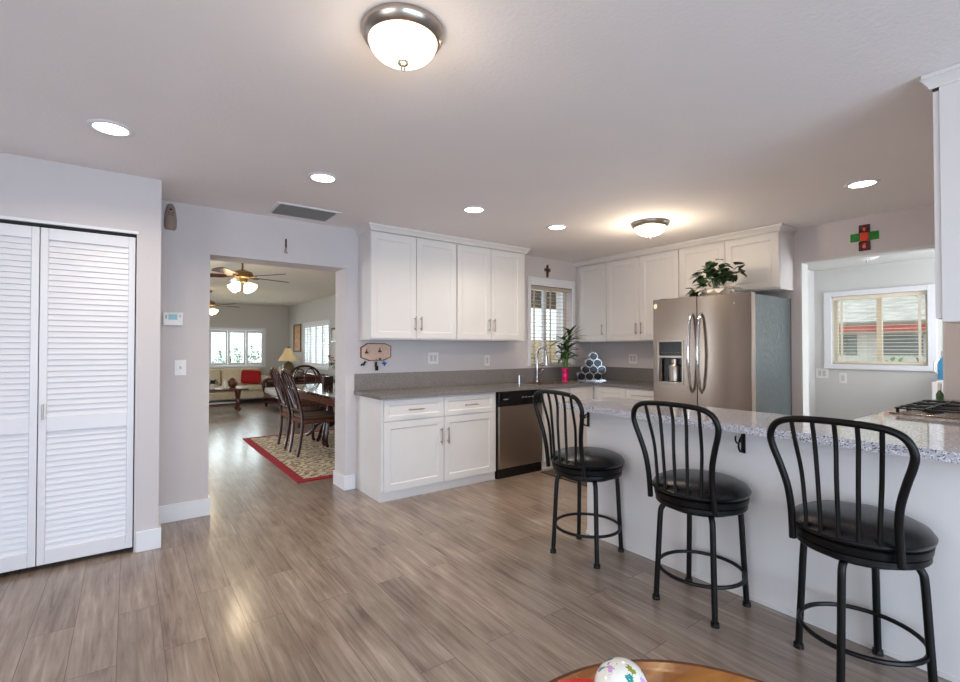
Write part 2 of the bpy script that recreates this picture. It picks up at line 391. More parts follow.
        if kind: o['kind'] = kind
        if label: o['label'] = label
        return o
def tag(o, label, cat, group=None, kind=None):
    o['label'] = label; o['category'] = cat
    if group: o['group'] = group
    if kind: o['kind'] = kind
    return o
def thing(name, label, cat, loc=(0,0,0), rz=0.0, group=None):
    o = bpy.data.objects.new(name, None); COL.objects.link(o); o.location = loc; o.rotation_euler = (0, 0, rz)
    o.empty_display_size = 0.1
    return tag(o, label, cat, group)
def dup(root, loc, rz, label, group=None):
    r = root.copy(); COL.objects.link(r); r.location = loc; r.rotation_euler = (0, 0, rz); r['label'] = label
    if group: r['group'] = group
    for ch in list(root.children):
        c = ch.copy(); COL.objects.link(c); c.parent = r
        for g in list(ch.children):
            d = g.copy(); COL.objects.link(d); d.parent = c
    return r
def struct(name, mb, m, label=None, cat=None, **kw):
    o = mb.build(name, m, kind='structure', smooth=False, **kw)
    if label: o['label'] = label
    if cat: o['category'] = cat
    return o
def smooth_path(pts, n=6):
    pts = [Vector(p) for p in pts]; out = []
    P = [pts[0]*2-pts[1]] + pts + [pts[-1]*2-pts[-2]]
    for i in range(1, len(P)-2):
        for k in range(n):
            t = k/n; a, b, c, d = P[i-1], P[i], P[i+1], P[i+2]
            out.append(0.5*((2*b)+(c-a)*t+(2*a-5*b+4*c-d)*t*t+(3*b-a-3*c+d)*t**3))
    out.append(pts[-1]); return out

# ------------------------------------------------------------------ the setting
CEIL = 2.424
YA = 4.31      # face of the long wall (sink wall / dining opening)
YC = 3.80      # face of the closet wall
XE = 5.01      # face of the refrigerator wall
XR = 3.45      # right wall of the dining and living room
YN = 13.40     # far wall of the living room

def xwall(mb, x0, x1, y0, y1, z1, openings):
    """wall running along X, openings (xa, xb, za, zb)"""
    x = x0
    for xa, xb, za, zb in sorted(openings):
        if xa > x: mb.box((x, y0, 0), (xa, y1, z1))
        if za > 0: mb.box((xa, y0, 0), (xb, y1, za))
        if zb < z1: mb.box((xa, y0, zb), (xb, y1, z1))
        x = xb
    if x < x1: mb.box((x, y0, 0), (x1, y1, z1))
    return mb
def ywall(mb, y0, y1, x0, x1, z1, openings):
    y = y0
    for ya, yb, za, zb in sorted(openings):
        if ya > y: mb.box((x0, y, 0), (x1, ya, z1))
        if za > 0: mb.box((x0, ya, 0), (x1, yb, za))
        if zb < z1: mb.box((x0, ya, zb), (x1, yb, z1))
        y = yb
    if y < y1: mb.box((x0, y, 0), (x1, y1, z1))
    return mb

struct('floor', MB().box((-3.0, -3.3, -0.1), (6.95, 13.5, 0)), M['floor'])
struct('ground_outside', MB().box((-30, -30, -0.3), (40, 40, -0.12)), M['ground'])
# ceilings
cb = MB(); cb.box((-3.0, -3.3, CEIL), (XE+0.14, 3.81, CEIL+0.1)); cb.box((-3.0, 3.81, CEIL), (XE+0.14, YA+0.28, CEIL+0.1))
struct('ceiling', cb, M['ceiling'])
struct('ceiling_dining', MB().box((-1.6, YA+0.28, CEIL), (XR+0.14, YN+0.14, CEIL+0.1)), M['ceiling_living'])
struct('ceiling_laundry', MB().box((XE+0.14, -0.3, 2.27), (7.04, 2.5, 2.37)), M['wall_cool'])
# long wall with the dining opening and the sink window
WX0, WX1, WZ0, WZ1 = 3.91, 4.635, 1.092, 2.075
struct('wall_back', xwall(MB(), 0.05, XE+0.14, YA, YA+0.28, CEIL, [(0.512, 1.618, 0, 2.05), (WX0, WX1, WZ0, WZ1)]), M['wall'])
# closet wall and its return
CLX0, CLX1 = -1.66, 0.035
struct('wall_closet', xwall(MB(), -3.0, 0.166, YC, YC+0.10, CEIL, [(CLX0, CLX1, 0, 2.045)]).box((0.066, YC+0.10, 0), (0.166, YA+0.01, CEIL)).box((-3.0, YA+0.2, 0), (0.05, YA+0.28, CEIL)).box((0.04, YA, 0), (0.087, YA+0.28, CEIL)), M['wall'])
# refrigerator wall with the laundry opening
OY0, OY1, OZ = 0.850, 1.818, 2.107
struct('wall_right', ywall(MB(), 0.0, YA, XE, XE+0.14, CEIL, [(OY0, OY1, 0, OZ)]), M['wall'])
struct('wall_kitchen_south', MB().box((2.66, 0.0, 0), (XE, 0.14, CEIL)), M['wall'])
# family room behind the camera: rear glazing, and an unseen west opening added for light
struct('wall_rear', xwall(MB(), -3.0, XE+0.14, -3.34, -3.2, CEIL, [(-1.6, 2.8, 0.05, 2.15)]), M['wall'])
struct('wall_left', ywall(MB(), -3.2, YA+0.28, -3.0, -2.9, CEIL, [(-2.0, 0.8, 0.3, 2.2)]), M['wall'])
struct('wall_rear_right', ywall(MB(), -3.2, 0.0, XE, XE+0.14, CEIL, []), M['wall'])
# dining and living rooms
LWX0, LWX1, LWZ0, LWZ1 = 0.75, 2.82, 0.87, 1.765
struct('wall_living_back', xwall(MB(), -1.6, XR, YN, YN+0.14, CEIL, [(LWX0, LWX1, LWZ0, LWZ1)]), M['wall_living'])
SY0, SY1, SZ0, SZ1 = 10.16, 11.95, 0.90, 1.87
struct('wall_living_right', ywall(MB(), YA+0.28, YN+0.14, XR, XR+0.14, CEIL, [(SY0, SY1, SZ0, SZ1)]), M['wall_living'])
struct('wall_living_left', ywall(MB(), YA+0.28, YN+0.14, -1.6, -1.46, CEIL, [(5.8, 8.6, 0.05, 2.1)]), M['wall_living'])  # unseen opening added to let the dining fill lamp shine in
# laundry room
XL = 6.9
LY0, LY1, LZ0, LZ1 = 1.30, 2.17, 1.12, 1.93
struct('wall_laundry_back', ywall(MB(), -0.3, 2.5, XL, XL+0.14, 2.3, [(LY0, LY1, LZ0, LZ1)]), M['wall_cool'])
struct('wall_laundry_left', MB().box((XE+0.14, 2.35, 0), (XL, 2.5, 2.3)), M['wall_cool'])
struct('wall_laundry_right', xwall(MB(), XE+0.14, XL, -0.3, -0.16, 2.3, [(5.35, 6.65, 0.7, 2.1)]), M['wall_cool'])  # out-of-view opening for the laundry fill lamp
# the cased laundry opening
tb = MB()
tb.box((XE+0.0, OY0, OZ-0.012), (XE+0.14, OY1, OZ)); tb.box((XE+0.0, OY1-0.012, 0), (XE+0.14, OY1, OZ-0.012)); tb.box((XE+0.0, OY0, 0), (XE+0.14, OY0+0.012, OZ-0.012))
struct('trim_1', tb, M['wall_cool'])
# baseboards
def bb(name, boxes):
    m = MB()
    for a, b in boxes: m.box(a, b)
    struct(name, m, M['trim'], bevel=0.004)
T = 0.016; BH = 0.132
bb('baseboard_closet', [((0.045, YC-T, 0), (0.166+T, YC, BH)), ((0.166, YC, 0), (0.166+T, YA-T, BH)), ((-2.9, YC-T, 0), (CLX0-0.01, YC, BH))])
bb('baseboard_back', [((0.166+T, YA-T, 0), (0.512+T, YA, BH)), ((0.512, YA, 0), (0.512+T, YA+0.28, BH)), ((1.618-T, YA-T, 0), (1.712, YA, BH)), ((1.618-T, YA, 0), (1.618, YA+0.28, BH))])
bb('baseboard_living', [((-1.46, YN-T, 0), (XR, YN, BH)), ((XR-T, YA+0.28, 0), (XR, YN-T, BH))])
# crown moulding on the cabinets
def crown(name, path, outs, h=0.058, d=0.036):
    """crown section mitred along a path of corner points; outs = sum of the outward directions at each point"""
    sec = [(0, 0), (0.006, 0), (0.008, 0.008), (0.020, 0.026), (0.031, 0.038), (d, 0.042), (d, h), (0, h)]
    m = MB(); rings = [[m.bm.verts.new(Vector(p) + Vector(o)*a + Vector((0, 0, b))) for a, b in sec] for p, o in zip(path, outs)]
    n = len(sec)
    for A, B in zip(rings, rings[1:]):
        for k in range(n): m.bm.faces.new((A[k], A[(k+1) % n], B[(k+1) % n], B[k]))
    m.bm.faces.new(rings[0]); m.bm.faces.new(rings[-1][::-1])
    struct(name, m, M['cab'])
CB = CEIL-0.060
crown('trim_2', [(1.735, YA, CB), (1.735, 4.008, CB), (3.576, 4.008, CB), (3.576, YA, CB)], [(-1, 0, 0), (-1, -1, 0), (1, -1, 0), (1, 0, 0)])
crown('trim_3', [(4.70, YA, CB), (4.70, 1.87, CB), (XE, 1.87, CB)], [(-1, 0, 0), (-1, -1, 0), (0, -1, 0)])
crown('trim_4', [(2.63, 0.142, CB), (2.63, 0.475, CB), (4.0, 0.475, CB)], [(-1, 0, 0), (-1, 1, 0), (0, 1, 0)], d=0.026)
# closet head trim
struct('trim_5', MB().box((CLX0-0.02, YC-0.012, 2.045), (0.045, YC, 2.062)), M['trim'])

# ------------------------------------------------------------------ windows
def window(name, label, x0, x1, z0, z1, tw, loc, rz, sash=2, depth=0.12, sill=True, trim_top=None, fm='trim'):
    """local: x along the wall, wall face at y=0 facing -y, glass inside the opening"""
    root = thing(name, label, 'window', loc, rz); root['kind'] = 'structure'
    tt = trim_top or tw
    f = MB()
    f.box((x0-tw, -0.02, z0-0.0), (x0, 0.0, z1+tt)); f.box((x1, -0.02, z0), (x1+tw, 0.0, z1+tt)); f.box((x0, -0.02, z1), (x1, 0, z1+tt))
    f.build('window_casing', M['trim'], root, bevel=0.004, smooth=False)
    if sill: MB().box((x0-tw, -0.035, z0-0.06), (x1+tw, 0.02, z0)).build('window_sill', M['trim'], root, bevel=0.004, smooth=False)
    s = MB(); yb = depth; fw = 0.035
    s.box((x0, yb, z0), (x0+fw, yb+0.04, z1)); s.box((x1-fw, yb, z0), (x1, yb+0.04, z1)); s.box((x0+fw, yb, z0), (x1-fw, yb+0.04, z0+fw)); s.box((x0+fw, yb, z1-fw), (x1-fw, yb+0.04, z1))
    for k in range(1, sash):
        xm = x0 + (x1-x0)*k/sash; s.box((xm-0.025, yb, z0+fw), (xm+0.025, yb+0.04, z1-fw))
    s.build('window_frame', M[fm], root, smooth=False)
    MB().box((x0+fw, yb+0.018, z0+fw), (x1-fw, yb+0.022, z1-fw)).build('pane', M['glass'], root, smooth=False)
    return root
# sink window
window('window_1', 'white framed sink window with blinds between the cabinets', WX0, WX1, WZ0, WZ1, 0.05, (0, YA, 0), 0, 2, 0.12, False, 0.10)
# laundry window: seen facing -X
window('window_2', 'white framed window of the laundry room beyond the opening', -LY1, -LY0, LZ0, LZ1, 0.075, (XL, 0, 0), -R90, 2, 0.09, True, 0.06, 'blindlight')
# living room windows
window('window_3', 'white framed far living room window behind the sofa', LWX0, LWX1, LWZ0, LWZ1, 0.06, (0, YN, 0), 0, 3, 0.09)
window('window_4', 'white framed window in the right wall of the living room', -SY1, -SY0, SZ0, SZ1, 0.05, (XR, 0, 0), -R90, 3, 0.09)
# glazing behind the camera
window('window_5', 'wide glazed opening in the rear wall', -2.8, 1.6, 0.05, 2.15, 0.07, (0, -3.2, 0), PI, 3, 0.05, False)

def blinds(name, label, x0, x1, z0, z1, loc, rz, m, pitch, tilt, y=0.03, slat=0.045, ladders=(0.12, 0.5, 0.88), stack=0):
    root = thing(name, label, 'blinds', (0, 0, 0), 0); root.location = loc; root.rotation_euler = (0, 0, rz)
    MB().box((x0+0.004, y-0.025, z1-0.045), (x1-0.004, y+0.03, z1-0.002)).build('head_rail', M[m], root, bevel=0.003)
    s = MB(); n = int((z1-z0-0.09)/pitch)
    rot = Matrix.Rotation(tilt, 3, 'X')
    for i in range(n):
        z = z1-0.06-(i+0.5)*pitch
        s.obox(((x0+x1)/2, y, z), (x1-x0-0.016, slat, 0.0025), rot)
    s.build('slats', m and M[m], root, smooth=False)
    MB().box((x0+0.006, y-0.022, z0+0.006), (x1-0.006, y+0.022, z0+0.028)).build('bottom_rail', M[m], root, bevel=0.003)
    for t in ladders:
        xx = x0 + (x1-x0)*t
        MB().box((xx-0.012, y-0.026, z0+0.02), (xx+0.012, y-0.0245, z1-0.03)).build('ladder_tape', M[m], root, smooth=False)
    return root
blinds('window_blinds', 'tan horizontal slat blinds hanging in the sink window', WX0, WX1, WZ0, WZ1, (0, YA, 0), 0, 'blind', 0.046, math.radians(12), y=0.05)
blinds('window_blinds', 'cream horizontal slat blinds hanging in the laundry room window', -LY1, -LY0, LZ0, LZ1, (XL, 0, 0), -R90, 'blindlight', 0.04, math.radians(6), y=0.045, slat=0.035, ladders=(0.11, 0.92))
def shutters(name, label, x0, x1, z0, z1, loc, rz, n, group=None):
    root = thing(name, label, 'shutters', loc, rz)
    wd = (x1-x0)/n
    for i in range(n):
        a = x0 + i*wd + 0.004; b = x0+(i+1)*wd-0.004; st = 0.045
        p = MB()
        p.box((a, 0.0, z0+.004), (a+st, 0.03, z1-.004)); p.box((b-st, 0, z0+.004), (b, 0.03, z1-.004))
        p.box((a+st, 0, z0+.004), (b-st, 0.03, z0+0.07)); p.box((a+st, 0, z1-0.07), (b-st, 0.03, z1-.004))
        fr = p.build('shutter_panel', M['shutter'], root, smooth=False)
        l = MB(); k = int((z1-z0-0.16)/0.062); rot = Matrix.Rotation(math.radians(-8), 3, 'X')
        for j in range(k): l.obox(((a+b)/2, 0.015, z0+0.085+(j+0.5)*(z1-z0-0.17)/k), (b-a-2*st, 0.055, 0.008), rot)
        l.build('louvers', M['shutter'], fr, smooth=False)
        MB().box(((a+b)/2-0.006, -0.022, z0+0.09), ((a+b)/2+0.006, -0.012, z1-0.09)).build('tilt_rod', M['shutter'], fr, smooth=False)
    return root
shutters('plantation_shutters', 'white plantation shutters in the far window above the sofa', LWX0, LWX1, LWZ0, LWZ1, (0, YN, 0), 0, 5)
shutters('plantation_shutters', 'white plantation shutters in the side wall of the living room', -SY1, -SY0, SZ0, SZ1, (XR, 0, 0), -R90, 4)

# ------------------------------------------------------------------ closet bifold doors (local x along wall, face -y)
def louver_door(mb_root_name, label, x0, x1, z0=0.03, z1=2.027):
    root = thing(mb_root_name, label, 'door', (x0, YC+0.02, 0)); root['kind'] = 'structure'
    wdt = x1-x0-0.004; f = MB(); d = 0.03; st = 0.036
    f.box((0, 0, z0), (st, d, z1)); f.box((wdt-st, 0, z0), (wdt, d, z1))
    for a, b in ((z0, z0+0.085), (0.812, 0.902), (z1-0.07, z1)): f.box((st, 0, a), (wdt-st, d, b))
    f.build('door_frame', M['door'], root, bevel=0.003, smooth=False)
    l = MB(); rot = Matrix.Rotation(math.radians(75), 3, 'X')
    for a, b in ((z0+0.085, 0.812), (0.902, z1-0.07)):
        n = int(round((b-a)/0.034)); 
        for i in range(n): l.obox((wdt/2, d/2+0.001, a+(i+0.5)*(b-a)/n), (wdt-2*st+0.008, 0.040, 0.006), rot)
    l.build('louvers', M['door'], root, smooth=False)
    return root
xs = [-1.655, -1.250, -0.84, -0.428, 0.033]
dn = ['leftmost white louvered bifold closet leaf', 'second white louvered bifold closet leaf from the left', 'white louvered closet leaf just left of the handle leaf', 'white louvered closet leaf with a small vertical handle, next to the corner']
for i in range(4):
    r = louver_door('door_%d' % (i+1), dn[i], xs[i], xs[i+1])
    if i == 3 or i == 1:
        hx = 0.022 if i == 3 else xs[2]-xs[1]-0.026
        h = MB().cyl((hx, -0.022, 0.888), (hx, -0.022, 0.978), 0.0045).cyl((hx, 0, 0.893), (hx, -0.022, 0.893), 0.005).cyl((hx, 0, 0.973), (hx, -0.022, 0.973), 0.005)
        h.build('door_handle', M['nickel'], r)
tk = MB().box((CLX0, YC+0.01, 2.031), (CLX1, YC+0.05, 2.044)).build('closet_track', M['blackmatte'], smooth=False, origin=(-0.8, YC+0.03, 2.03))
tag(tk, 'dark metal track above the white louvered closet doors', 'door track')

# ------------------------------------------------------------------ cabinet pieces, local frame: x right, front at y=0 facing -y
def shaker(name, x0, x1, z0, z1, parent, m='cab', st=0.058, th=0.02):
    g = 0.0025; x0 += g; x1 -= g; z0 += g; z1 -= g
    mb = MB(); bm = mb.bm; rec = 0.006; ch = 0.010
    def ring(xa, za, xb, zb, y): return [bm.verts.new(p) for p in ((xa, y, za), (xb, y, za), (xb, y, zb), (xa, y, zb))]
    o = ring(x0, z0, x1, z1, -th); i1 = ring(x0+st, z0+st, x1-st, z1-st, -th); i2 = ring(x0+st+ch, z0+st+ch, x1-st-ch, z1-st-ch, -th+rec)
    bk = ring(x0, z0, x1, z1, 0)
    for A, B in ((o, i1), (i1, i2), (bk, o)):
        for k in range(4): bm.faces.new((A[k], A[(k+1) % 4], B[(k+1) % 4], B[k]))
    bm.faces.new(i2); bm.faces.new(bk[::-1])
    return mb.build(name, M[m], parent, bevel=0.0015, smooth=False)
def bar_pull(x, z, parent, vertical=True, L=0.125, y=-0.02, m='pull'):
    mb = MB(); s = 0.030; h = L/2
    if vertical:
        mb.cyl((x, y-s, z-h), (x, y-s, z+h), 0.0055, seg=10)
        for q in (-h*0.72, h*0.72): mb.cyl((x, y, z+q), (x, y-s, z+q), 0.005, seg=8)
    else:
        mb.cyl((x-h, y-s, z), (x+h, y-s, z), 0.0055, seg=10)
        for q in (-h*0.72, h*0.72): mb.cyl((x+q, y, z), (x+q, y-s, z), 0.005, seg=8)
    return mb.build('handle', M[m], parent)
def upper(label, loc, rz, W, H, D, splits, handles, filler=0.0, group=None):
    """splits: door edges (local x); handles: (door index, x) pulls near the bottom"""
    r = thing('wall_cabinet', label, 'cabinet', loc, rz, group)
    MB().box((0, 0, 0), (W, D, H)).build('carcass', M['cab'], r, bevel=0.0015, smooth=False)
    ds = [shaker('door', a, b, 0.012, H-0.012, r) for a, b in zip(splits, splits[1:])]
    for di, x, z in handles: bar_pull(x, z, ds[di], L=0.135)
    return r
UB, UT = 1.385, CB+0.004
UH = UT-UB
upper('white two door wall cabinet nearest the dining room opening', (1.735, 4.03, UB), 0, 0.914, UH, YA-4.03, (0.0, 0.457, 0.914), ((0, 0.440, 0.155), (1, 0.502, 0.155)))
upper('white two door wall cabinet just left of the sink window', (2.652, 4.03, UB), 0, 0.924, UH, YA-4.03, (0.004, 0.432, 0.866), ((0, 0.400, 0.165), (1, 0.468, 0.165)))
upper('white single door wall cabinet in the corner right of the window', (4.72, YA-0.002, UB), -R90, 0.498, UH, XE-4.72, (0.06, 0.498), ((0, 0.452, 0.15),))
upper('white two door wall cabinet between the corner cabinet and refrigerator', (4.72, 3.807, UB), -R90, 0.962, UH, XE-4.72, (0.004, 0.481, 0.958), ((0, 0.437, 0.15), (1, 0.507, 0.15)))
upper('short white wall cabinet above the refrigerator', (4.72, 2.842, 1.845), -R90, 0.972, UT-1.845, XE-4.72, (0.004, 0.486, 0.968), ())
# cabinet over the cooktop, front facing +Y
upper('white wall cabinet at the right edge over the range counter', (3.42, 0.453, 1.415), PI, 0.79, UT-1.415, 0.32, (0.004, 0.395, 0.786), ((0, 0.36, 0.12), (1, 0.43, 0.12)))

def base_cab(label, loc, rz, W, D, cols, H=0.873, toe=0.082, drawers=True, handles=True, hs=None):
    r = thing('base_cabinet', label, 'cabinet', loc, rz)
    MB().box((0, 0, toe), (W, D, H)).build('carcass', M['cab'], r, bevel=0.0015, smooth=False)
    MB().box((0.0, 0.016, 0), (W, D, toe)).build('toe_kick', M['cab'], r, smooth=False)
    for i, (a, b) in enumerate(cols):
        zt = 0.682
        if drawers:
            d = shaker('drawer', a, b, zt, H-0.008, r, st=0.042)
            if handles: bar_pull((a+b)/2, (zt+H)/2-0.004, d, vertical=False, L=0.15)
        d = shaker('door', a, b, toe+0.004, zt if drawers else H-0.008, r)
        if handles:
            hx = hs[i] if hs else (b-0.035 if i % 2 == 0 else a+0.035)
            bar_pull(hx, 0.51, d, L=0.15)
    return r
base_cab('white base cabinet with two drawers and two doors left of the dishwasher', (1.722, 3.77, 0), 0, 1.236, YA-3.77-0.001, ((0.02, 0.618), (0.618, 1.205)))
base_cab('white sink base cabinet right of the dishwasher', (3.590, 3.77, 0), 0, 0.822, YA-3.77-0.001, ((0.01, 0.41), (0.41, 0.81)), drawers=False, handles=False)
base_cab('white base cabinet between the corner and the refrigerator', (4.415, 3.765, 0), -R90, 0.905, XE-4.415-0.001, ((0.05, 0.47), (0.47, 0.89)), drawers=False, handles=False)

# dishwasher
dw = thing('dishwasher', 'stainless steel dishwasher with black control strip under the counter', 'dishwasher', (2.975, 3.745, 0))
MB().box((0, 0.03, 0.09), (0.60, 0.55, 0.868)).build('tub', M['blackmatte'], dw, smooth=False)
MB().box((0.003, 0, 0.10), (0.597, 0.03, 0.722)).build('door', M['dw'], dw, bevel=0.004)
cp = MB().box((0.0, -0.008, 0.726), (0.60, 0.03, 0.868)).build('control_panel', M['black'], dw, bevel=0.004)
for i in range(5): MB().box((0.30+i*0.045, -0.0095, 0.80), (0.325+i*0.045, -0.008, 0.806)).build('button', M['greyplastic'], cp, smooth=False)
MB().box((0.055, -0.0095, 0.79), (0.115, -0.008, 0.798)).build('badge', M['greyplastic'], cp, smooth=False)
MB().box((0.0, 0.045, 0.0), (0.60, 0.30, 0.098)).build('toe_panel', M['blackmatte'], dw, smooth=False)
MB().box((0.0, 0.02, 0.0), (0.60, 0.045, 0.09)).build('kick_plate', M['black'], dw, smooth=False)

# worktops
ZT = 0.908
wt = thing('worktop', 'L shaped grey quartz worktop with upstand along the sink wall', 'worktop', (1.70, YA, 0.875))
SX0, SX1, SYA, SYB = 3.62, 4.22, 3.82, 4.18
m = MB()
X0 = 1.698
for a, b in (((X0, 3.728), (SX0, YA-.001)), ((SX1, 3.728), (XE-.001, YA-.001)), ((SX0, 3.728), (SX1, SYA)), ((SX0, SYB), (SX1, YA-.001)), ((4.385, 2.845), (XE-.001, 3.728))):
    m.box((a[0]-1.70, a[1]-YA, 0), (b[0]-1.70, b[1]-YA, 0.033))
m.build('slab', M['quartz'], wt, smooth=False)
m = MB(); m.box((0.002, -0.02, 0.033), (XE-1.70-.001, -.001, 0.193)); m.box((XE-1.70-0.02, 2.845-YA, 0.033), (XE-1.70-.001, -0.02, 0.193))
m.build('upstand', M['quartz'], wt, smooth=False, bevel=0.002)
sk = thing('kitchen_sink', 'stainless undermount sink basin below the window', 'sink', ((SX0+SX1)/2, (SYA+SYB)/2, 0.70))
hx, hy = (SX1-SX0)/2, (SYB-SYA)/2
m = MB()
m.box((-hx, -hy, 0.0), (hx, hy, 0.006)); m.box((-hx, -hy, 0.006), (-hx+.006, hy, 0.205)); m.box((hx-.006, -hy, 0.006), (hx, hy, 0.205)); m.box((-hx+.006, -hy, 0.006), (hx-.006, -hy+.006, 0.205)); m.box((-hx+.006, hy-.006, 0.006), (hx-.006, hy, 0.205))
m.build('basin', M['steel'], sk, smooth=False)
MB().lathe([(0, 0.006), (0.045, 0.006), (0.045, 0.010), (0.03, 0.009), (0, 0.008)], seg=20).build('drain', M['chrome'], sk)
# faucet and soap pump
FX, FY = 3.965, 4.245
fa = thing('kitchen_faucet', 'tall chrome pull-down faucet behind the sink', 'faucet', (FX, FY, ZT))
MB().lathe([(0.028, 0), (0.028, 0.012), (0.02, 0.03), (0.016, 0.05), (0.016, 0.12), (0.013, 0.13)]).build('base', M['chrome'], fa)
MB().tube(smooth_path([(0, 0, 0.12), (0, 0, 0.28), (0, -0.02, 0.37), (0, -0.08, 0.41), (0, -0.14, 0.37), (0, -0.155, 0.30)]), 0.012).build('spout', M['chrome'], fa)
MB().cyl((0, -0.155, 0.31), (0, -0.158, 0.20), 0.016, 0.02).build('spray_head', M['chrome'], fa)
MB().tube([(0.015, 0, 0.09), (0.045, -0.005, 0.10), (0.085, -0.01, 0.145)], 0.006).build('lever', M['chrome'], fa)
sp = thing('soap_dispenser', 'small chrome soap pump on the worktop left of the faucet', 'soap dispenser', (3.64, 4.20, ZT))
MB().lathe([(0.02, 0), (0.02, 0.012), (0.012, 0.02), (0.010, 0.075), (0.014, 0.08), (0.014, 0.092), (0.004, 0.096)]).build('pump_body', M['chrome'], sp)
MB().tube([(0, 0, 0.088), (0, -0.03, 0.092), (0, -0.055, 0.082)], 0.005).build('nozzle', M['chrome'], sp)

# peninsula
PZ = 0.922
pen = thing('kitchen_peninsula', 'white panelled peninsula base behind the bar stools', 'peninsula', (2.625, 0.14, 0))
MB().box((0.0, 0.001, 0.0), (0.43, 2.16, PZ-0.042)).build('panel_body', M['cab'], pen, smooth=False, bevel=0.002)
MB().box((-0.006, 0.001, 0), (0.0, 2.166, 0.022)).build('shoe_moulding', M['cab'], pen, smooth=False)
pt = MB()
pt.box((2.485, 0.145, PZ-0.041), (3.085, 2.44, PZ)); pt.box((3.085, 0.145, PZ-0.041), (5.005, 0.905, PZ))
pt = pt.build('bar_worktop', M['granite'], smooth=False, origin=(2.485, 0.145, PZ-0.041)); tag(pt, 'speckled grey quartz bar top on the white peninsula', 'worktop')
base_cab('white base cabinet under the gas cooktop', (5.0, 0.86, 0), PI, 1.94, 0.71, ((0.01, 0.48), (0.48, 0.96), (0.96, 1.44), (1.44, 1.93)))
def hook(label, y):
    r = thing('coat_hook', label, 'hook', (2.625, y, 0.80))
    MB().box((-0.006, -0.012, -0.045), (0, 0.012, 0.065)).build('back_plate', M['blackmetal'], r, bevel=0.003)
    MB().tube(smooth_path([(-0.004, 0, 0.05), (-0.035, 0.0, 0.035), (-0.055, 0.0, 0.0), (-0.04, 0, -0.03), (-0.012, 0, -0.035)]), 0.005).build('lower_hook', M['blackmetal'], r)
    MB().tube(smooth_path([(-0.004, 0, 0.03), (-0.06, 0.0, 0.015), (-0.085, 0, 0.03), (-0.085, 0, 0.055)]), 0.0045).build('upper_hook', M['blackmetal'], r)
hook('black double hook under the bar top beside the farthest stool', 2.285)
hook('black double hook under the bar top right of the middle stool', 1.225)

# ------------------------------------------------------------------ bar stools
def make_stool(label, loc, leg_rot, rz=0.0):
    leg_rot -= rz
    r = thing('bar_stool', label, 'bar stool', loc, rz, 'black metal bar stools at the peninsula')
    R = 0.229
    MB().lathe([(0, 0.575), (R-0.012, 0.575), (R, 0.585), (R+0.004, 0.600), (R-0.012, 0.622), (R-0.05, 0.640), (R-0.12, 0.650), (0, 0.652)], seg=48).build('seat_cushion', M['leather'], r)
    MB().lathe([(0, 0.512), (R-0.018, 0.512), (R-0.012, 0.518), (R-0.012, 0.538), (R-0.018, 0.541), (R-0.008, 0.545), (R-0.004, 0.572), (R-0.012, 0.577), (0, 0.577)], seg=48).build('seat_apron', M['blackmetal'], r)
    MB().lathe([(0, 0.490), (0.16, 0.490), (0.16, 0.512), (0, 0.512)], seg=32).build('swivel_plate', M['blackmetal'], r)
    # backrest: balloon shaped hoop on the -x side
    bx = lambda z: -0.178 - 0.085*max(0.0, (z-0.54)/0.5)**1.1
    half = [(0.172, 0.535), (0.170, 0.60), (0.170, 0.68), (0.178, 0.76), (0.198, 0.84), (0.219, 0.91), (0.224, 0.955), (0.205, 1.000), (0.165, 1.024), (0.10, 1.034), (0, 1.037)]
    pts = [(bx(z), y, z) for y, z in half] + [(bx(z), -y, z) for y, z in half[::-1][1:]]
    MB().tube(smooth_path(pts, 5), 0.0135, seg=12).build('back_frame', M['blackmetal'], r)
    ra = R+0.008; a0 = math.asin(0.165/ra)
    rail = [(-ra*math.cos(t)+0.012, ra*math.sin(t), 0.592) for t in [a0 - 2*a0*i/14 for i in range(15)]]
    MB().tube(rail, 0.009, seg=8).build('back_rail', M['blackmetal'], r)
    for i in range(5):
        u = (i-2)/2.0
        t = a0*0.66*u; yb_ = ra*math.sin(t); xb_ = -ra*math.cos(t)+0.012; yt = 0.142*u; zt = 1.034-0.008*abs(u)**2
        p = [(xb_, yb_, 0.590), (xb_-0.004, yb_+0.003*u, 0.68), (xb_-0.014 + 0*u, yb_+(yt-yb_)*0.42, 0.82), (bx(0.95)+0.004, yb_+(yt-yb_)*0.82, 0.95), (bx(zt), yt, zt)]
        MB().tube(smooth_path(p, 5), 0.0083, seg=8).build('back_spindle', M['blackmetal'], r)
    for k in range(4):
        a = leg_rot + PI/4 + k*PI/2; c, s = math.cos(a), math.sin(a)
        p = [(c*0.10, s*0.10, 0.502), (c*0.165, s*0.165, 0.500), (c*0.19, s*0.19, 0.478), (c*0.198, s*0.198, 0.43), (c*0.209, s*0.209, 0.22), (c*0.220, s*0.220, 0.02)]
        lg = MB().tube(smooth_path(p, 5), 0.014, seg=12).build('leg', M['blackmetal'], r)
        MB().lathe([(0.013, 0.024), (0.019, 0.020), (0.020, 0.0), (0.0, 0.0)][::-1], (c*0.2205, s*0.2205, 0), 16).build('foot_cap', M['black'], lg)
    MB().tube([(0.204*math.cos(t), 0.204*math.sin(t), 0.175) for t in [2*PI*i/40 for i in range(40)]], 0.0095, seg=8, closed=True).build('foot_ring', M['blackmetal'], r)
    return r
make_stool('farthest black bar stool, beside the dishwasher end of the peninsula', (2.386, 2.090, 0), math.radians(11), math.radians(-6))
make_stool('middle one of the three black bar stools at the peninsula', (2.390, 1.335, 0), 0)
make_stool('nearest black bar stool at the right, legs turned diagonally', (2.378, 0.663, 0), PI/4)

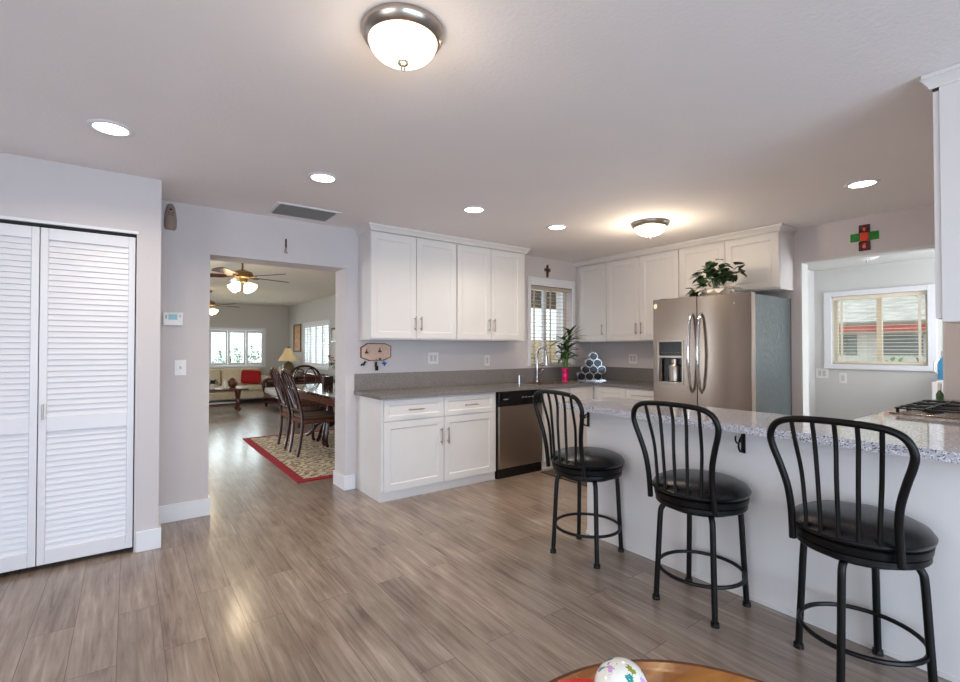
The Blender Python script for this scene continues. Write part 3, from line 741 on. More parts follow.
# ------------------------------------------------------------------ refrigerator (front faces -X), local x right along -Y, front y=0
fr = thing('refrigerator', 'stainless side by side refrigerator with ice dispenser', 'refrigerator', (4.20, 2.818, 0), -R90)
FW = 0.93; FH = 1.785
MB().box((0.004, 0.075, 0.02), (FW-0.004, 0.80, FH-0.012)).build('body', M['steel_side'], fr, bevel=0.004)
ZB = 0.06; split = 0.452
dl = MB(); th = 0.072
# left door with a dispenser opening
dx0, dx1, dz0, dz1 = 0.045, 0.322, 0.965, 1.385
for a, b in (((0, ZB), (dx0, FH)), ((dx1, ZB), (split-0.003, FH)), ((dx0, ZB), (dx1, dz0)), ((dx0, dz1), (dx1, FH))): dl.box((a[0], 0, a[1]), (b[0], th, b[1]))
dl.box((dx0, 0.062, dz0), (dx1, th, dz1))
ld = dl.build('freezer_door', M['steel'], fr, smooth=False)
def curved_panel(x0, x1, z0, z1, th, bulge=0.012, seg=14):
    m = MB(); pts = []
    for i in range(seg+1):
        t = i/seg; x = x0+(x1-x0)*t; pts.append((x, -bulge*(1-(2*t-1)**2), z0))
    pts += [(x1, th, z0), (x0, th, z0)]
    return m.prism(pts, (0, 0, 1), z1-z0)
rd = curved_panel(split+0.003, FW, ZB, FH, th, 0.010).build('fridge_door', M['steel'], fr, bevel=0.003)
di = MB()
di.box((dx0, -0.006, dz0), (dx0+0.02, 0.02, dz1)); di.box((dx1-0.02, -0.006, dz0), (dx1, 0.02, dz1)); di.box((dx0+0.02, -0.006, dz0), (dx1-0.02, 0.02, dz0+0.022)); di.box((dx0+0.02, -0.006, dz1-0.018), (dx1-0.02, 0.02, dz1)); di.box((dx0+0.02, -0.006, 1.215), (dx1-0.02, 0.02, 1.237))
dsp = di.build('ice_dispenser', M['nickel'], fr, bevel=0.003)
MB().box((dx0+0.02, 0.0, 1.237), (dx1-0.02, 0.06, dz1-0.018)).build('control_display', M['black'], dsp)
for i in range(6): MB().box((dx0+0.045+i*0.034, -0.001, 1.262), (dx0+0.06+i*0.034, 0.001, 1.268)).build('display_button', M['tanplastic'], dsp)
MB().box((dx0+0.02, 0.050, dz0+0.022), (dx1-0.02, 0.0615, 1.215)).build('recess_back', M['black'], dsp)
MB().lathe([(0, dz0+0.03), (0.055, dz0+0.03), (0.058, 1.13), (0.05, 1.15), (0.035, 1.16), (0.035, 1.205), (0, 1.205)], ((dx0+dx1)/2+0.02, 0.040, 0), 24).build('recess_reflection', M['nickel'], dsp)  # pale cylinder stands in for the reflection in the paddle recess
for nm, x, s_ in (('handle', split-0.045, -1), ('handle', split+0.045, 1)):
    par = ld if s_ < 0 else rd
    p = smooth_path([(x, -0.004, 0.90), (x+0.0*s_, -0.045, 0.98), (x, -0.075, 1.25), (x, -0.045, 1.55), (x, -0.004, 1.63)], 6)
    MB().tube(p, 0.012, seg=12, radii=[0.009+0.006*math.sin(PI*i/(len(p)-1)) for i in range(len(p))]).build(nm, M['chrome'], par)
MB().box((0.70, -0.0085, 1.69), (0.80, -0.004, 1.706)).build('badge', M['nickel'], rd, bevel=0.001)
MB().box((0.01, 0.03, 0.0), (FW-0.01, 0.10, 0.055)).build('kick_grille', M['blackmatte'], fr)
for hx_ in (0.02, FW-0.10): MB().box((hx_, 0.076, FH-0.011), (hx_+0.08, 0.15, FH+0.012)).build('hinge_cover', M['blackmatte'], fr)
mg = MB().lathe([(0, 0), (0.019, 0), (0.021, 0.004), (0.015, 0.008), (0, 0.009)], seg=12, axis='Y')
for v in mg.bm.verts: v.co.y *= -1; v.co.z *= 1.3
mg = mg.build('magnet', M['cream']); mg.rotation_euler = (0, 0, -R90); mg.location = (4.1985, 2.79, 1.72); tag(mg, 'small cream magnet at the top corner of the freezer door', 'magnet')

# ivy arrangement on the refrigerator
pl = thing('potted_ivy', 'leafy green ivy in a low white bowl on the refrigerator', 'plant', (4.40, 2.29, FH-0.010+0.002))
MB().lathe([(0, 0), (0.06, 0), (0.09, 0.02), (0.115, 0.05), (0.12, 0.075), (0.11, 0.075), (0.10, 0.055), (0, 0.05)], seg=24).build('bowl', M['cream'], pl)
lf = MB(); st = MB(); rnd = random.Random(3)
for i in range(26):
    a = rnd.uniform(0, 2*PI); rr = rnd.uniform(0.04, 0.19); hz = 0.11+rnd.uniform(0.0, 0.22)*(1-rr*2.2)+0.02
    p0 = Vector((math.cos(a)*0.03, math.sin(a)*0.03, 0.06)); p1 = Vector((math.cos(a)*rr*0.8, math.sin(a)*rr*1.1, hz+0.02))
    st.tube([p0, (p0+p1)/2+Vector((0, 0, 0.03)), p1], 0.002, seg=5)
    for k in range(5):
        d = Vector((math.cos(a+rnd.uniform(-1.2, 1.2)), math.sin(a+rnd.uniform(-1.2, 1.2)), rnd.uniform(-0.5, 0.6)))
        lf.leaf(p1+Vector((rnd.uniform(-.03, .03), rnd.uniform(-.03, .03), rnd.uniform(-.03, .03))), d, (0, 0, 1), rnd.uniform(0.06, 0.10), rnd.uniform(0.045, 0.065))
for i, (py, pz) in enumerate(((0.12, 0.02), (0.16, 0.05), (0.14, 0.0), (-0.02, 0.20), (0.0, 0.23), (0.09, 0.08), (0.18, 0.03))):
    for k in range(7): lf.leaf((-0.08+rnd.uniform(-.02, .02), py+rnd.uniform(-.02, .02), pz+0.04), (rnd.uniform(-1, 0.2), rnd.uniform(-1, 1), rnd.uniform(-.6, .4)), (0, 0, 1), 0.075, 0.05)
lf.build('foliage', M['leafdark'], pl, smooth=True)
st.build('stem', M['leaf'], pl)
sf = MB()
for i in range(26):
    a = rnd.uniform(2.2, 5.4); sf.leaf((math.cos(a)*0.06-0.10, math.sin(a)*0.12-0.05, 0.06), (math.cos(a), math.sin(a), rnd.uniform(-0.2, 0.5)), (0, 0, 1), rnd.uniform(0.08, 0.13), 0.06)
sf.build('silk_ribbon', M['silk'], pl)
tw = MB().tube(smooth_path([(0, 0.02, 0.06), (-0.03, 0.06, 0.19), (-0.05, 0.11, 0.23), (-0.05, 0.20, 0.17)]), 0.006, 0.003).build('twig', M['cream'], pl)

# lucky bamboo in a pink vase
lb = thing('lucky_bamboo', 'lucky bamboo plant in a pink glass vase on the sink counter', 'plant', (4.24, 4.05, ZT))
MB().lathe([(0, 0), (0.036, 0), (0.036, 0.010), (0.028, 0.014), (0.034, 0.04), (0.037, 0.08), (0.028, 0.105), (0.040, 0.125), (0.044, 0.16), (0.038, 0.16), (0.024, 0.105), (0.0, 0.09)], seg=24).build('vase', M['pink'], lb)
bs = MB(); bl = MB(); rnd = random.Random(11)
for i in range(7):
    a = i*0.9; x, y = math.cos(a)*0.018, math.sin(a)*0.018; h = 0.38+0.24*rnd.random(); tx, ty = x*2.2+rnd.uniform(-.02, .02), y*2.2
    bs.tube([(x, y, 0.10), (x*1.5, y*1.5, 0.2), (tx, ty, h)], 0.007, 0.005, seg=8)
    for k in range(9):
        d = rnd.uniform(0, 2*PI); zz = max(0.26, h-rnd.uniform(0, 0.3))
        bl.leaf((tx, ty, zz), (math.cos(d), -abs(math.sin(d))*0.6, rnd.uniform(0.0, 1.1)), (0, 0, 1), rnd.uniform(0.15, 0.23), rnd.uniform(0.028, 0.040), bend=0.45)
for d in ((0.8, -0.45, 0.9), (0.6, -0.4, 1.0), (0.9, -0.6, 0.5), (-1, 0.1, 0.45), (-1, -0.1, 0.1), (-1, -0.2, 0.25), (-0.9, 0.0, -0.1), (0.8, -0.3, 0.2)):
    bl.leaf((0.02*d[0], -0.01, 0.50), d, (0, 0, 1), 0.27, 0.042, bend=0.25)
bs.build('cane', M['leafb'], lb); bl.build('foliage', M['leaf'], lb)
kk = MB()
# wine rack with bottles in a pyramid, axis towards the room corner diagonal
RX, RY = 4.66, 3.98
ang = math.radians(-45)
wr = thing('wine_rack', 'chrome ring wine rack stacked as a pyramid in the counter corner', 'wine rack', (RX, RY, ZT), ang)
rr_ = 0.047; rings = [MB(), MB()]; spots = []
names = {3: ['left', 'middle', 'right'], 2: ['left', 'right'], 1: ['single']}
rown = ['in the bottom row', 'in the row above the bottom', 'in the second row from the top', 'at the top']
for row, n in enumerate((3, 3, 2, 1)):
    for j in range(n):
        x = (j-(n-1)/2-(0.5 if row == 0 else 0))*(2*rr_+0.003); z = rr_+0.006+row*(rr_*1.76)
        spots.append((x, z, n, j, row))
        for q_, yy in enumerate((-0.10, 0.06)):
            rings[q_].tube([(x+rr_*math.cos(t), yy, z+rr_*math.sin(t)) for t in [2*PI*i/24 for i in range(24)]], 0.0024, seg=6, closed=True)
rings[0].build('ring_frame', M['chrome'], wr); rings[1].build('ring_frame', M['chrome'], wr)
for yy in (-0.10, 0.06): MB().tube([(-0.19, yy, 0.004), (0.15, yy, 0.004)], 0.003, seg=6).build('base_bar', M['chrome'], wr)
first = None
for x, z, n, j, row in spots:
    c = Vector((RX, RY, ZT)) + Matrix.Rotation(ang, 3, 'Z') @ Vector((x, 0.0, z-0.0005))
    lab = 'dark wine bottle %s %s of the pyramid wine rack' % (names[n][j], rown[row])
    if first is None:
        first = thing('wine_bottle', lab, 'bottle', c, ang, 'wine bottles in the pyramid rack')
        MB().lathe([(0, -0.115), (0.040, -0.115), (0.042, -0.11), (0.042, 0.08), (0.03, 0.10), (0.014, 0.125), (0.014, 0.17), (0, 0.17)], seg=20, axis='Y').build('bottle_glass', M['winedark'], first)
    else: dup(first, c, ang, lab)

# ------------------------------------------------------------------ cooktop and soap on the range counter
ck = thing('gas_cooktop', 'stainless gas cooktop with black cast iron grates', 'cooktop', (3.64, 0.265, PZ))
MB().box((0, 0, 0.0), (0.76, 0.60, 0.010)).build('tray', M['steel'], ck, bevel=0.004)
for bx_, by_ in ((0.19, 0.16), (0.19, 0.44), (0.57, 0.16), (0.57, 0.44), (0.38, 0.30)):
    bu = MB().lathe([(0, 0.010), (0.05, 0.010), (0.05, 0.018), (0.035, 0.024), (0.035, 0.032), (0, 0.034)], (bx_, by_, 0), 20).build('burner', M['castiron'], ck)
for gx in (0.02, 0.265, 0.51):
    g = MB(); gw = 0.23; z = 0.038
    for q in ((gx, 0.03), (gx, 0.57)): g.box((q[0], q[1]-0.007, z-0.008), (q[0]+gw, q[1]+0.007, z))
    for q in (gx, gx+gw-0.014): g.box((q, 0.03, z-0.008), (q+0.014, 0.57, z))
    for yy in (0.16, 0.30, 0.44): g.box((gx, yy-0.006, z-0.006), (gx+gw, yy+0.006, z+0.004))
    g.box((gx+gw/2-0.006, 0.03, z-0.006), (gx+gw/2+0.006, 0.57, z+0.004))
    for q in ((gx, 0.03), (gx+gw-0.014, 0.03), (gx, 0.556), (gx+gw-0.014, 0.556)): g.box((q[0], q[1], 0.010), (q[0]+0.014, q[1]+0.014, z))
    g.build('grate', M['castiron'], ck, smooth=False)
sb = thing('dish_soap_bottle', 'small green and white squeeze bottle at the end of the range counter', 'bottle', (4.93, 0.868, PZ))
MB().lathe([(0, 0), (0.020, 0), (0.022, 0.01), (0.022, 0.04), (0.012, 0.06), (0.008, 0.07)], seg=16).build('bottle', M['leaf'], sb)
MB().lathe([(0.011, 0.07), (0.014, 0.10), (0.008, 0.125), (0, 0.125)], seg=12).build('cap', M['white'], sb)
# laundry: washer and jug
ws = thing('washing_machine', 'white washing machine beyond the laundry opening', 'washing machine', (6.20, 0.47, 0))
MB().box((0, 0, 0.01), (0.64, 0.68, 0.985)).build('cabinet', M['white'], ws, bevel=0.01)
MB().box((0.03, 0.03, 0.985), (0.52, 0.65, 1.0)).build('lid', M['white'], ws, bevel=0.005)
MB().box((0.54, 0.0, 0.98), (0.64, 0.68, 1.07)).build('control_panel', M['greyplastic'], ws, bevel=0.01)
jg = thing('detergent_jug', 'blue and white detergent jug standing in the laundry room', 'jug', (6.42, 1.085, 1.0005))
MB().lathe([(0, 0), (0.055, 0), (0.06, 0.01), (0.06, 0.15), (0.045, 0.20), (0.028, 0.22), (0.028, 0.235), (0, 0.235)], seg=20).build('jug_body', M['jugblue'], jg)
MB().lathe([(0.032, 0.235), (0.034, 0.28), (0, 0.283)], seg=16).build('cap', M['white'], jg)
MB().tube(smooth_path([(-0.03, 0.04, 0.20), (-0.05, 0.07, 0.17), (-0.04, 0.075, 0.09), (-0.03, 0.05, 0.06)]), 0.008).build('grip', M['white'], jg)

# ------------------------------------------------------------------ ceiling fixtures
def dome_light(label, x, y, R, power):
    r = thing('ceiling_light', label, 'ceiling light', (x, y, CEIL))
    MB().lathe([(0, 0.0), (R, 0.0), (R*1.02, -0.006), (R*1.0, -0.020), (R*0.92, -0.038), (R*0.86, -0.043), (R*0.84, -0.036), (0, -0.030)][::-1], seg=48).build('metal_rim', M['nickel'], r)
    prof = [(R*0.84*math.cos(t), -0.038-R*0.52*math.sin(t)) for t in [PI/2*i/12 for i in range(13)]]; prof[-1] = (0, prof[-1][1])
    MB().lathe(prof, seg=40).build('glass_bowl', M['lamp'], r)
    zb = -0.038-R*0.52
    MB().lathe([(0, zb-0.030), (0.006, zb-0.028), (0.009, zb-0.020), (0.005, zb-0.014), (0.018, zb-0.006), (0.020, zb+0.002), (0, zb+0.004)], seg=16).build('finial', M['nickel'], r)
    l = bpy.data.lights.new('dome_glow', 'POINT'); l.energy = power; l.color = (1.0, 0.84, 0.62); l.shadow_soft_size = 0.12
    o = bpy.data.objects.new('dome_glow', l); COL.objects.link(o); o.parent = r; o.location = (0, 0, zb-0.16)
    return r
dome_light('large brushed nickel dome ceiling light at the top of the photo', 0.768, 1.505, 0.142, 3)
dome_light('small lit dome ceiling light over the kitchen', 3.73, 2.53, 0.160, 16)
def can_light(label, x, y, power):
    r = thing('recessed_light', label, 'recessed light', (x, y, CEIL))
    MB().lathe([(0.072, 0.0), (0.098, -0.0), (0.100, -0.004), (0.092, -0.008), (0.074, -0.006), (0.072, 0.0)], seg=32).build('trim_ring', M['trim'], r)
    MB().lathe([(0, -0.0015), (0.074, -0.0015), (0.074, -0.0035), (0, -0.0035)][::-1], seg=32).build('lamp_face', M['can'], r)
    l = bpy.data.lights.new('can_glow', 'AREA'); l.shape = 'DISK'; l.size = 0.14; l.energy = power; l.color = (1.0, 0.88, 0.70); l.spread = math.radians(150)
    o = bpy.data.objects.new('can_glow', l); COL.objects.link(o); o.parent = r; o.location = (0, 0, -0.012)
    return r
for lab, x, y in (('round recessed light above the closet doors', -0.083, 3.05), ('round recessed light beside the ceiling vent', 1.014, 3.12), ('round recessed light in front of the left wall cabinets', 2.227, 3.12), ('round recessed light nearest the sink window', 3.169, 3.125), ('round recessed light near the laundry opening', 3.998, 1.075)):
    can_light(lab, x, y, 7.5)
cl = thing('ceiling_light', 'small white dome light on the laundry room ceiling', 'ceiling light', (6.15, 1.62, 2.27))
MB().lathe([(0, 0), (0.11, 0), (0.112, -0.012), (0.09, -0.035), (0.05, -0.05), (0, -0.056)][::-1], seg=32).build('glass_bowl', M['white'], cl)
MB().lathe([(0, -0.075), (0.008, -0.072), (0.012, -0.056), (0, -0.054)], seg=12).build('finial', M['nickel'], cl)
# ceiling vent
vt = thing('ceiling_vent', 'grey return air vent in the ceiling above the dining opening', 'vent', (0.90, 3.83, CEIL))
vf = MB(); vw, vd = 0.50, 0.37
vf.box((0, 0, -0.008), (vw, 0.03, 0)); vf.box((0, vd-0.03, -0.008), (vw, vd, 0)); vf.box((0, 0.03, -0.008), (0.03, vd-0.03, 0)); vf.box((vw-0.03, 0.03, -0.008), (vw, vd-0.03, 0))
vf.build('frame', M['trim'], vt, bevel=0.002, smooth=False)
MB().box((0.03, 0.03, -0.002), (vw-0.03, vd-0.03, 0)).build('filter_back', M['tanplastic'], vt, smooth=False)
vs = MB(); rot = Matrix.Rotation(math.radians(35), 3, 'X')
for i in range(22): vs.obox((vw/2, 0.036+(i+0.5)*(vd-0.072)/22, -0.007), (vw-0.06, 0.012, 0.0015), rot)
vs.build('grille', M['greyplastic'], vt, smooth=False)

# ------------------------------------------------------------------ small wall items
def plate(name, label, cat, x, z, wdt, hgt, n, loc_y=YA, rz=0, kind='rocker'):
    """local wall face y=0 facing -y"""
    r = thing(name, label, cat, (x, loc_y, z), rz)
    MB().box((-wdt/2, -0.006, -hgt/2), (wdt/2, -0.0005, hgt/2)).build('cover_plate', M['white'], r, bevel=0.002)
    for i in range(n):
        cx = (i-(n-1)/2)*0.046
        if kind == 'toggle':
            MB().box((cx-0.005, -0.016, -0.008), (cx+0.005, -0.006, 0.010)).build('toggle', M['greyplastic'], r)
        elif kind == 'rocker':
            MB().box((cx-0.016, -0.009, -0.033), (cx+0.016, -0.006, 0.033)).build('rocker', M['rocker'], r, bevel=0.001)
        else:
            f = MB().box((cx-0.016, -0.008, -0.033), (cx+0.016, -0.006, 0.033)).build('receptacle', M['rocker'], r)
            MB().box((cx-0.007, -0.0085, 0.012), (cx-0.004, -0.008, 0.020)).box((cx+0.004, -0.0085, 0.012), (cx+0.007, -0.008, 0.020)).box((cx-0.007, -0.0085, -0.020), (cx-0.004, -0.008, -0.012)).box((cx+0.004, -0.0085, -0.020), (cx+0.007, -0.008, -0.012)).build('slots', M['greyplastic'], f)
    return r
plate('light_switch', 'white toggle switch on the wall below the thermostat', 'switch', 0.318, 1.16, 0.075, 0.118, 1, kind='toggle')
plate('light_switch', 'double white switch plate under the left wall cabinet', 'switch', 2.552, 1.205, 0.125, 0.120, 2)
plate('wall_outlet', 'white outlet under the wall cabinets near the faucet', 'outlet', 3.256, 1.17, 0.072, 0.115, 1, kind='outlet')
r_ = plate('wall_outlet', 'white double outlet plate between wine rack and refrigerator', 'outlet', 0, 1.175, 0.118, 0.118, 2, kind='outlet'); r_.location = (XE, 3.645, 1.178); r_.rotation_euler = (0, 0, -R90)
r_ = plate('light_switch', 'white switch below the laundry room window', 'switch', 0, 0, 0.075, 0.118, 1); r_.location = (XL, 2.06, 0.95); r_.rotation_euler = (0, 0, -R90)
r_ = plate('light_switch', 'wide white switch plate at the left end of the laundry wall', 'switch', 0, 0, 0.13, 0.118, 2); r_.location = (XL, 2.275, 1.0); r_.rotation_euler = (0, 0, -R90)
th_ = thing('thermostat', 'white wall thermostat with a blue screen near the corner', 'thermostat', (0.268, YA, 1.53))
MB().box((-0.064, -0.022, -0.05), (0.064, -0.0005, 0.05)).build('housing', M['white'], th_, bevel=0.004)
MB().box((-0.030, -0.0235, -0.005), (0.026, -0.022, 0.035)).build('screen', M['lcd'], th_)
MB().box((0.038, -0.0245, 0.015), (0.05, -0.022, 0.03)).build('button', M['greyplastic'], th_)
MB().box((-0.05, -0.0245, 0.0), (-0.04, -0.022, 0.03)).build('button', M['greyplastic'], th_)
gd = thing('air_freshener', 'taupe oval plastic dispenser high on the wall by the corner', 'dispenser', (0.246, YA, 2.205))
gm = MB(); bm_ = gm.bm; rows = []
for z, hw, dp in ((0, 0.030, 0.02), (0.02, 0.040, 0.035), (0.07, 0.042, 0.042), (0.13, 0.036, 0.042), (0.17, 0.028, 0.036), (0.195, 0.016, 0.02)):
    ring = []
    for i in range(17):
        t = PI*i/16; ring.append(bm_.verts.new((-hw*math.cos(t), -0.0005-dp*math.sin(t), z)))
    rows.append(ring)
for a, b in zip(rows, rows[1:]):
    for i in range(16): bm_.faces.new((a[i], a[i+1], b[i+1], b[i]))
    bm_.faces.new((a[16], a[0], b[0], b[16]))
bm_.faces.new(rows[0]); bm_.faces.new(rows[-1])
gb = gm.build('housing', M['tanplastic'], gd)
MB().ball((0.0, -0.038, 0.148), 0.009).build('lens', M['blackmatte'], gd)
hol = MB()
for x, z in ((-0.014, 0.125), (0.0, 0.118), (0.014, 0.125), (-0.008, 0.108), (0.010, 0.106)): hol.ball((x, -0.040, z), 0.0045, u=8, v=6)
hol.build('speaker_holes', M['blackmatte'], gd)
ch_ = thing('hanging_ornament', 'small dark red and silver ornament above the dining opening', 'ornament', (1.083, YA, 2.12))
MB().box((-0.007, -0.010, 0.055), (0.007, -0.001, 0.13)).build('red_bar', M['darkred'], ch_, bevel=0.003)
MB().ball((0, -0.006, 0.042), 0.010, u=10, v=8).cyl((0, -0.004, 0.03), (0, -0.004, 0.06), 0.002).ball((-0.008, -0.006, 0.015), 0.008, u=8, v=6).ball((0.008, -0.006, 0.012), 0.008, u=8, v=6).cyl((-0.008, -0.005, 0.015), (0, -0.005, 0.045), 0.0015).cyl((0.008, -0.005, 0.012), (0, -0.005, 0.045), 0.0015).build('silver_charm', M['nickel'], ch_)
# crosses
c1 = thing('wall_cross', 'small dark wooden crucifix above the sink window', 'cross', (4.195, YA, 2.19))
MB().prism([(-0.014, 0, 0), (0.014, 0, 0), (0.018, 0, 0.075), (0.045, 0, 0.072), (0.05, 0, 0.09), (0.045, 0, 0.112), (0.018, 0, 0.108), (0.016, 0, 0.145), (0, 0, 0.16), (-0.016, 0, 0.145), (-0.018, 0, 0.108), (-0.045, 0, 0.112), (-0.05, 0, 0.09), (-0.045, 0, 0.072), (-0.018, 0, 0.075)], (0, -1, 0), 0.014).build('cross_body', M['darkbrown'], c1, bevel=0.002)
MB().ball((0, -0.018, 0.10), 0.011, (1, .6, 1.3), u=10, v=8).tube([(-0.035, -0.018, 0.1), (0, -0.018, 0.09), (0.035, -0.018, 0.1)], 0.004, seg=6).cyl((0, -0.018, 0.09), (0, -0.018, 0.035), 0.006).build('figure', M['darkred'], c1)
c2 = thing('stained_glass_cross', 'green and red stained glass cross above the laundry opening', 'cross', (XE, 1.333, 2.13), -R90)
def gl(name, m_, a, b, par=c2, t=0.012): return MB().box((a[0], -t, a[1]), (b[0], -0.001, b[1])).build(name, M[m_], par, bevel=0.003)
gl('upper_pane', 'darkred', (-0.038, 0.155), (0.038, 0.222)); gl('centre_pane', 'orangeglass', (-0.030, 0.085), (0.030, 0.153), t=0.016); gl('lower_pane', 'darkred', (-0.040, 0.002), (0.040, 0.083))
gl('left_pane', 'green', (-0.098, 0.086), (-0.033, 0.156)); gl('right_pane', 'green', (0.033, 0.086), (0.098, 0.156))
MB().ball((0, -0.013, 0.042), 0.018, (0.8, 0.25, 1.3), u=10, v=8).ball((0, -0.013, 0.185), 0.014, (0.8, .3, 1.2), u=10, v=8).build('glass_bead', M['orangeglass'], c2)
# key rack with keys
kr = thing('key_rack', 'painted wooden key rack with dark motifs under the wall cabinet', 'key rack', (1.915, YA, 1.185))
oct_ = [(-0.155, 0, 0.03), (-0.155, 0, 0.105), (-0.09, 0, 0.135), (0.09, 0, 0.135), (0.155, 0, 0.115), (0.155, 0, 0.03), (0.07, 0, 0.005), (-0.07, 0, 0.005)]
MB().prism([(x*1.02, -0.001, z*1.30-0.004) for x, _, z in oct_], (0, -1, 0), 0.010).build('backing', M['frame'], kr, bevel=0.002)
MB().prism([(x*0.95, -0.011, z*1.18+0.004) for x, _, z in oct_], (0, -1, 0), 0.004).build('painted_face', M['plaque'], kr)
hp = MB()
for x, z in ((-0.10, 0.075), (0.035, 0.085)):
    hp.lathe([(0.020, 0), (0.016, 0.012), (0.006, 0.018), (0.003, 0.045), (0, 0.046)], (x, -0.018, z), 12)
hp.box((0.025, -0.022, 0.012), (0.048, -0.015, 0.028)); hp.build('painted_motif', M['darkbrown'], kr)
pg = MB()
for x in (-0.09, 0.0, 0.07): pg.tube([(x, -0.014, 0.012), (x, -0.03, 0.008), (x, -0.034, 0.016)], 0.003, seg=6)
pg.build('peg', M['brass'], kr)
def keys(label, x, z, m_, kindk):
    r = thing('key_bunch', label, 'keys', (x, YA-0.030, z), 0, 'keys hanging from the key rack')
    ring_ = MB().tube([(0.014*math.cos(t), 0, -0.012+0.014*math.sin(t)) for t in [2*PI*i/16 for i in range(16)]], 0.0015, seg=6, closed=True).build('key_ring', M['nickel'], r)
    if kindk == 0:
        MB().obox((-0.012, 0, -0.040), (0.016, 0.006, 0.045), Matrix.Rotation(0.5, 3, 'Y')).obox((-0.036, -0.002, -0.05), (0.03, 0.006, 0.014), Matrix.Rotation(-0.6, 3, 'Y')).build('key', M['black'], r)
    elif kindk == 1:
        MB().obox((0.0, 0, -0.045), (0.022, 0.010, 0.05), Matrix.Rotation(0.1, 3, 'Y')).obox((0.006, -0.002, -0.083), (0.030, 0.014, 0.045), Matrix.Rotation(0.0, 3, 'Y')).build('key_fob', M['black'], r, bevel=0.003)
    else:
        MB().prism([(0, 0, -0.02), (0.014, 0, -0.035), (0.035, 0, -0.036), (0.018, 0, -0.052), (0.008, 0, -0.072), (-0.004, 0, -0.052), (-0.026, 0, -0.042), (-0.008, 0, -0.033)], (0, -1, 0), 0.006).build('key_tag', M['blue'], r)
    return r
keys('key with a slanted dark head, left of the key rack pegs', 1.80, 1.205, M['black'], 0)
keys('long black key fob hanging at the middle of the key rack', 1.905, 1.200, M['black'], 1)
keys('blue star shaped key tag hanging right on the key rack', 1.985, 1.205, M['blue'], 2)

# floor mat in front of the sink
fm = MB().box((3.50, 2.75, 0.0005), (4.18, 3.70, 0.012)).build('kitchen_mat', M['mat'], origin=(3.8, 3.2, 0), bevel=0.003); tag(fm, 'dark thin mat on the floor in front of the sink', 'mat')

# ------------------------------------------------------------------ round table in the foreground
TX, TY, TZ = 0.822, 0.398, 0.50
rt = thing('round_table', 'round honey coloured wooden table at the bottom edge', 'table', (TX, TY, 0))
TR = 0.452
MB().lathe([(0, TZ-0.03), (TR-0.012, TZ-0.03), (TR-0.004, TZ-0.024), (TR-0.004, TZ-0.004), (TR-0.010, TZ), (0, TZ)], seg=72).build('table_top', M['honey'], rt)
MB().lathe([(TR-0.004, TZ-0.030), (TR+0.004, TZ-0.026), (TR+0.005, TZ-0.004), (TR-0.001, TZ+0.001), (TR-0.006, TZ-0.0005)], seg=72).build('rim', M['rimwood'], rt)
MB().lathe([(0.05, 0.10), (0.06, 0.14), (0.035, 0.20), (0.045, 0.30), (0.035, 0.40), (0.07, TZ-0.03)], seg=24).build('pedestal', M['rimwood'], rt)
for k in range(4):
    a = k*PI/2+0.4
    MB().tube(smooth_path([(math.cos(a)*0.03, math.sin(a)*0.03, 0.14), (math.cos(a)*0.16, math.sin(a)*0.16, 0.10), (math.cos(a)*0.28, math.sin(a)*0.28, 0.02)]), 0.024, 0.017).build('leg', M['rimwood'], rt)
eg = MB().ball((0, 0, 0), 1, (0.067, 0.058, 0.054), u=32, v=20, rot=Matrix.Rotation(0.4, 3, 'Z')).build('painted_egg', M['egg'])
eg.location = (0.885, 0.679, TZ+0.0585); tag(eg, 'white egg ornament with painted flowers on the round table', 'ornament')
pm = MB().lathe([(0, 0), (0.155, 0), (0.16, 0.002), (0.155, 0.004), (0, 0.004)], seg=40).build('placemat', M['redgloss']); pm.location = (0.80, 0.682, TZ+0.001)
tag(pm, 'red round mat under the painted egg on the table', 'mat')

# ------------------------------------------------------------------ dining room
rg = thing('area_rug', 'cream patterned rug with a red border under the dining table', 'rug', (1.33, 4.80, 0.001))
MB().box((0.085, 0.085, 0), (2.0, 2.70, 0.012)).build('pile', M['rug'], rg)
m = MB(); m.box((0, 0, 0), (2.08, 0.083, 0.011)); m.box((0, 2.70, 0), (2.08, 2.785, 0.011)); m.box((0, 0.083, 0), (0.083, 2.70, 0.011)); m.box((2.0, 0.083, 0), (2.08, 2.70, 0.011)); m.build('border', M['rugred'], rg)
RZ = 0.0135
dt = thing('dining_table', 'long dark cherry dining table on the patterned rug', 'table', (2.36, 6.30, RZ))
MB().box((-0.54, -1.08, 0.715), (0.54, 1.08, 0.752)).build('table_top', M['glasstop'], dt, bevel=0.008)
m = MB(); m.box((-0.46, -0.98, 0.62), (0.46, 0.98, 0.715)); m.build('apron', M['walnut'], dt, bevel=0.004)
for yy in (-0.62, 0.62):
    p = MB().lathe([(0.05, 0.16), (0.09, 0.20), (0.10, 0.28), (0.06, 0.36), (0.05, 0.46), (0.09, 0.56), (0.13, 0.62)], (0, yy, 0), 24).build('pedestal', M['cherry'], dt)
    for k in range(4):
        a = k*PI/2+PI/4
        MB().tube(smooth_path([(math.cos(a)*0.04, yy+math.sin(a)*0.04, 0.24), (math.cos(a)*0.18, yy+math.sin(a)*0.18, 0.20), (math.cos(a)*0.30, yy+math.sin(a)*0.30, 0.06), (math.cos(a)*0.36, yy+math.sin(a)*0.36, 0.025)]), 0.035, 0.024).build('foot', M['cherry'], p)
